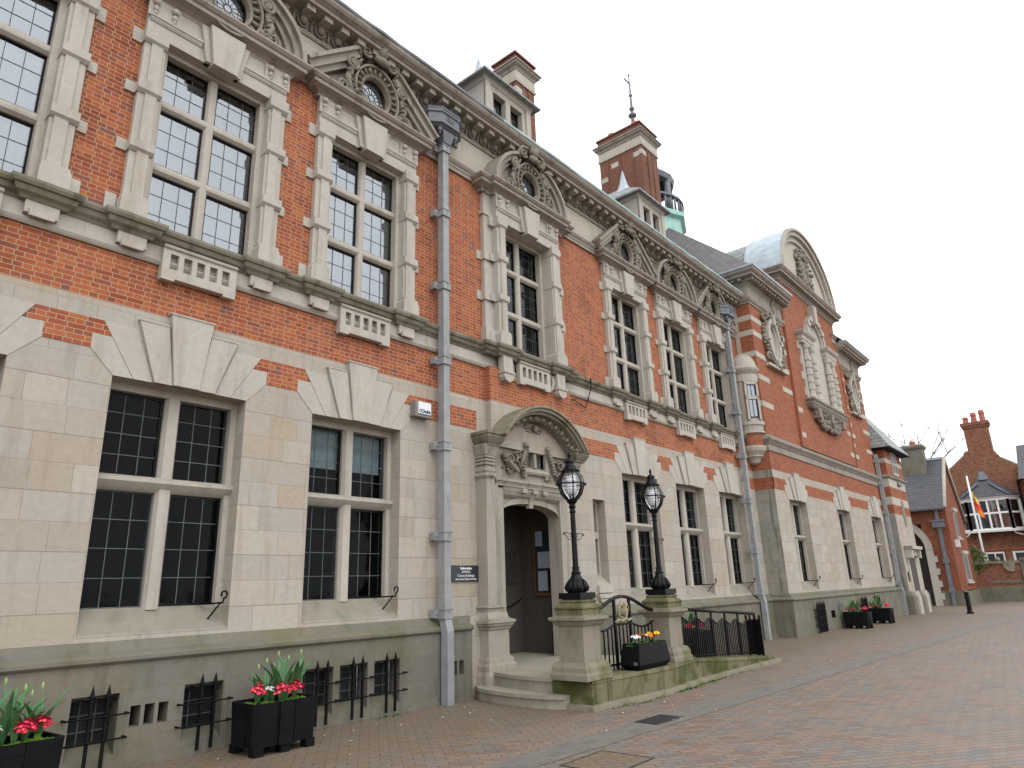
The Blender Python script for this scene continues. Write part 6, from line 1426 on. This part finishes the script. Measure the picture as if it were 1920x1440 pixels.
def leaf(mb, p, d, up, L_, w_, droop=.5, n=5, fold=.25):
    """long pointed blade starting at p"""
    p = Vector(p); d = Vector(d).normalized(); s_ = d.cross(Vector((0, 0, 1))).normalized(); L0 = []
    dirv = Vector((d.x, d.y, up)).normalized(); q = p.copy(); idx = []
    for i in range(n + 1):
        t = i / n; w1 = w_ * math.sin(math.pi * min(.97, .12 + t * .86)) ** .8
        L0.append((q - s_ * w1 + Vector((0, 0, fold * w1)), q.copy(), q + s_ * w1 + Vector((0, 0, fold * w1))))
        dirv = (dirv + Vector((d.x * .12, d.y * .12, -droop / n))).normalized(); q = q + dirv * L_ / n
    vs = [v for t in L0 for v in t]; q0 = mb.smooth; mb.smooth = True
    mb.add(vs, [f for i in range(n) for f in ((i * 3, i * 3 + 1, i * 3 + 4, i * 3 + 3), (i * 3 + 1, i * 3 + 2, i * 3 + 5, i * 3 + 4))]); mb.smooth = q0
def tulip(seed, h=.42):
    r = thing('tulip_plant', (0, 0, 0), None, 'tulip'); rnd = random.Random(seed)
    mb = MB(); a0 = rnd.uniform(0, 6.28)
    for k in range(6):
        a = a0 + k * 1.9 + rnd.uniform(-.4, .4); leaf(mb, (0, 0, 0), (math.cos(a), math.sin(a), 0), rnd.uniform(2.5, 7.0), h * rnd.uniform(.85, 1.3), rnd.uniform(.02, .038), rnd.uniform(.02, .45), 6, .5)
    build('leaves', mb, 'leaf', r)
    mb = MB(); lx_, ly_ = rnd.uniform(-.07, .07), rnd.uniform(-.05, .05); mb.tube([(0, 0, 0), (lx_ * .4, ly_ * .4, h * .5), (lx_, ly_, h)], .005, 5); build('stem', mb, 'leaf', r)
    mb = MB(); mb.smooth = True; mb.lathe(lx_, ly_, [(.004, h - .005), (.011, h + .01), (.012, h + .03), (.007, h + .05), (0, h + .06)], 7); build('bud', mb, 'bud', r)
    return r
def flower(mb, p, nrm, r, n=5, cup=.25):
    nrm = Vector(nrm).normalized(); u = nrm.cross(Vector((.3, .2, .9))).normalized(); v = nrm.cross(u); p = Vector(p); vs = [p]
    a0 = random.uniform(0, 6)
    for i in range(n):
        a = a0 + 2 * math.pi * i / n
        for da, rr_ in ((-.5, .75), (-.25, 1.02), (0, .92), (.25, 1.02), (.5, .75)):
            b = a + da * 2 * math.pi / n; vs.append(p + (u * math.cos(b) + v * math.sin(b)) * r * rr_ + nrm * cup * r * rr_)
    m_ = len(vs) - 1; mb.add(vs, [(0, i + 1, (i + 1) % m_ + 1) for i in range(m_)])
def clump(seed, petal, w_=.125, nf=46, leafm='leaf2', name='primrose_clump', fr=.022, cat='primrose', eye='yellow', lh=.05, hh=.17):
    r = thing(name, (0, 0, 0), None, cat); rnd = random.Random(seed)
    mb = MB()
    for k in range(44):
        a = rnd.uniform(0, 6.28); q = rnd.uniform(.0, .6) * w_; leaf(mb, (q * math.cos(a), q * math.sin(a) * .8, -.01), (math.cos(a), math.sin(a), 0), rnd.uniform(.2, 1.4), w_ * rnd.uniform(.6, 1.05), .028, rnd.uniform(.4, 1.2), 4, -.2)
    build('leaves', mb, leafm, r)
    fm = MB(); em = MB()
    for k in range(nf):
        a = rnd.uniform(0, 6.28); q = (rnd.uniform(0, 1) ** .5) * w_ * .72; z = lh + hh * (1 - (q / w_) ** 2) * rnd.uniform(.6, 1); p = Vector((q * math.cos(a), q * math.sin(a), z)); nrm = Vector((math.cos(a) * q / w_ * 1.4, math.sin(a) * q / w_ * 1.4 - .35, .7))
        flower(fm, p, nrm, fr * rnd.uniform(.85, 1.15)); n_ = nrm.normalized(); flower(em, p + n_ * fr * .12, nrm, fr * .30, 4, .1)
    build('flowers', fm, petal, r)
    if eye: build('flower_centres', em, eye, r)
    return r
def place(o, x, y, z, rot=0, label=None, group=None):
    o.location = (x, y, z); o.rotation_euler = (0, 0, rot)
    if label: o['label'] = label
    if group: o['group'] = group
    return o
random.seed(11)
proto = hexplanter(.78, .54, .51, 'flower_planter')
tul = [tulip(s, h) for s, h in ((1, .44), (2, .38), (3, .50))]
pr = [clump(s, 'crimson') for s in (1, 2, 3)]
al = clump(5, 'petalw', .11, 64, 'leaf3', 'alyssum_clump', .008, 'alyssum', None, .10, .10)
used = set()
def dup(o, *a, **k):
    if o.name in used: c = copy_tree(o)
    else: c = o; used.add(o.name)
    return place(c, *a, **k)
TOPZ = .46
PL = [(4.58, -.66, 0.0, 'between the second and third basement grilles', 'planter between the grilles', 1.0), (2.02, -.72, .06, 'beside the basement grille farthest from the entrance', 'planter farthest from the entrance', 1.0),
      (25.45, -1.2, R(90), 'nearer of the pair along the gabled wing', 'nearer planter of the wing pair', 1.0), (28.3, -1.22, R(90), 'farther of the pair along the gabled wing', 'farther planter of the wing pair', 1.0),
      (13.75, -1.2, 0.05, 'behind the end of the ramp railing', 'planter behind the railing end', 1.0), (12.6, -1.25, 0.0, 'behind the middle of the ramp railing', 'planter behind the railing middle', 1.0)]
for i, (x, y, rot, where, short, s_) in enumerate(PL):
    pz = 0 if i < 4 else (.14 if i == 4 else .25)
    o = dup(proto, x, y, pz, rot, 'black flower planter ' + where, 'black planters of spring flowers')
    def at(u, v): return (x + u * math.cos(rot) - v * math.sin(rot), y + u * math.sin(rot) + v * math.cos(rot))
    spots = [(-.21, .02, 0, 'left'), (.02, -.10, 1, 'middle'), (.24, -.03, 2, 'right')]
    if i == 1: spots = [(-.26, -.1, 0, 'left'), (.12, -.12, 1, 'middle'), (.27, -.02, 2, 'right')]
    if i in (2, 3): spots = [(-.26, .1, 0, 'near end'), (-.22, -.12, 1, 'street corner'), (.02, .1, 2, 'middle'), (.24, .08, 0, 'far end'), (.2, -.12, 1, 'far street corner')]
    if i == 5: spots = []
    for u, v, k, side in spots:
        px, py_ = at(u, v); dup(pr[(k + i) % 3], px, py_, pz + TOPZ + .01, i * 1.3 + k, 'crimson primroses on the %s of the %s' % (side, short), 'crimson primrose clumps in planters')
    for j, (u, v) in enumerate([(-.05, .10), (.03, .12), (.10, .05), (.20, .11), (-.14, .13), (.30, .10)][: 6 if i < 2 else 4]):
        px, py_ = at(u, v); dup(tul[(j + i) % 3], px, py_, pz + TOPZ - .02, j * 1.1 + i, 'green tulip in bud, %s in the %s' % (('third from left', 'fourth from left', 'fifth from left', 'next to rightmost', 'leftmost', 'rightmost')[j], short), 'budding tulips in planters')
    if i < 5:
        px, py_ = at(-.08, .0); dup(al, px, py_, pz + TOPZ, i, 'white alyssum among the leaves of the ' + short)

# faceted trough of pansies on the retaining wall
tq = thing('pansy_trough', (9.88, -2.33, .38), 'tapered black trough of pansies standing on the mossy wall between the pedestals', 'planter')
mb = MB(); tx, ty2, tz = 9.87, -2.30, .38
def ringq(a, b, z): return [(tx - a, ty2 - b, z), (tx + a, ty2 - b, z), (tx + a, ty2 + b, z), (tx - a, ty2 + b, z)]
vs = ringq(.40, .12, tz) + ringq(.47, .17, tz + .08) + ringq(.41, .14, tz + .37) + ringq(.39, .12, tz + .37) + ringq(.39, .12, tz + .33)
mb.add(vs, [(3, 2, 1, 0)] + [(k * 4 + i, k * 4 + (i + 1) % 4, (k + 1) * 4 + (i + 1) % 4, (k + 1) * 4 + i) for k in range(4) for i in range(4)]); build('box', mb, 'planter', tq)
mb = MB(); mb.box(tx - .385, tx + .385, ty2 - .115, ty2 + .115, tz + .31, tz + .34); build('soil', mb, 'soil', tq)
mb = MB(); mb.box(tx - .473, tx - .460, ty2 - .13, ty2 - .07, tz + .075, tz + .12); build('maker_plate', mb, 'camesgrey', tq)
pans = [('petalw', .02, 'white pansies at the left end of the trough'), ('petalw', .018, 'white pansies next to the left end of the trough'), ('orange', .026, 'orange pansies left of the middle of the trough'), ('petalw', .016, 'pale pansies in the middle of the trough'), ('orange', .026, 'orange pansies right of the middle of the trough'), ('yellow', .028, 'yellow pansies near the right end of the trough'), ('yellow', .028, 'yellow pansies spilling over the right end of the trough')]
for k, (mt, fr, lab) in enumerate(pans):
    c = clump(30 + k, mt, .11, 9 if mt != 'petalw' else 11, 'leaf3', 'pansy', fr, 'pansy', None, .06, .09); place(c, tx - .33 + k * .11, ty2 - .02 + .03 * (k % 2), tz + .35, k, lab, 'pansies in the trough')

# ================================================================ small things on the ground
mb = MB(); mb.box(-.30, .30, -.16, .16, .006, .012)
for k in range(9): mb.box(-.26 + k * .06, -.235 + k * .06, -.13, .13, .012, .017)
dr = single('drain_grating', mb, 'drain', (0, 0, 0), 'dark cast iron drain grating in the grey paving strip', 'drain'); dr.location = (8.15, -3.43, 0); dr.rotation_euler = (0, 0, -.05)
mh = thing('manhole_cover', (6.05, -4.05, 0), 'rectangular recessed manhole frame set in the brick paving', 'manhole')
mb = MB(); w_, h_ = .36, .30
for a in ((-w_, w_, -h_, -h_ + .016), (-w_, w_, h_ - .016, h_), (-w_, -w_ + .016, -h_ + .016, h_ - .016), (w_ - .016, w_, -h_ + .016, h_ - .016)): mb.box(6.05 + a[0], 6.05 + a[1], -4.05 + a[2], -4.05 + a[3], .002, .007)
build('frame', mb, 'drain', mh)
mb = MB(); mb.box(6.05 - w_ + .02, 6.05 + w_ - .02, -4.05 - h_ + .02, -4.05 + h_ - .02, .001, .005); build('cover', mb, 'paving', mh)
mb = MB(); rnd = random.Random(4)
for k in range(90):
    x, y = rnd.uniform(3, 16), -.2 - abs(rnd.gauss(0, 1.3))
    if y > -.25 or (8.0 < x < 15 and y > -2.55): y -= 2.6
    r_ = rnd.uniform(.008, .02); a = rnd.uniform(0, 6.28); mb.add([(x + r_ * math.cos(a + t), y + r_ * .7 * math.sin(a + t), .006 + .004 * (t % 2)) for t in (0, 1.2, 2.6, 3.9, 5.1)], [(0, 1, 2, 3, 4)])
tag(build('petal_litter', mb, 'litter'), kind='stuff')
mb = MB(); rnd = random.Random(6)
for cx0, cy0, n_, sp in ((10.6, -2.56, 160, .22), (11.5, -2.50, 160, .3), (9.4, -2.60, 70, .25), (8.8, -2.5, 40, .2), (6.6, -.22, 50, .14), (12.6, -2.47, 60, .5)):
    for k in range(n_):
        x = cx0 + rnd.gauss(0, sp); y = cy0 + abs(rnd.gauss(0, .03)) * (-1 if cy0 < -1 else -1); a = rnd.uniform(0, 6.28); leaf(mb, (x, y, 0), (math.cos(a), math.sin(a), 0), rnd.uniform(.4, 2.5), rnd.uniform(.025, .06), .007, rnd.uniform(.2, 1), 2)
tag(build('kerb_weeds', mb, 'weed'), kind='stuff')
# remove unused prototypes
for o in (*tul, *pr, al, proto):
    if o.name not in used:
        for ch in [x for x in bpy.data.objects if x.parent == o]: bpy.data.objects.remove(ch)
        bpy.data.objects.remove(o)
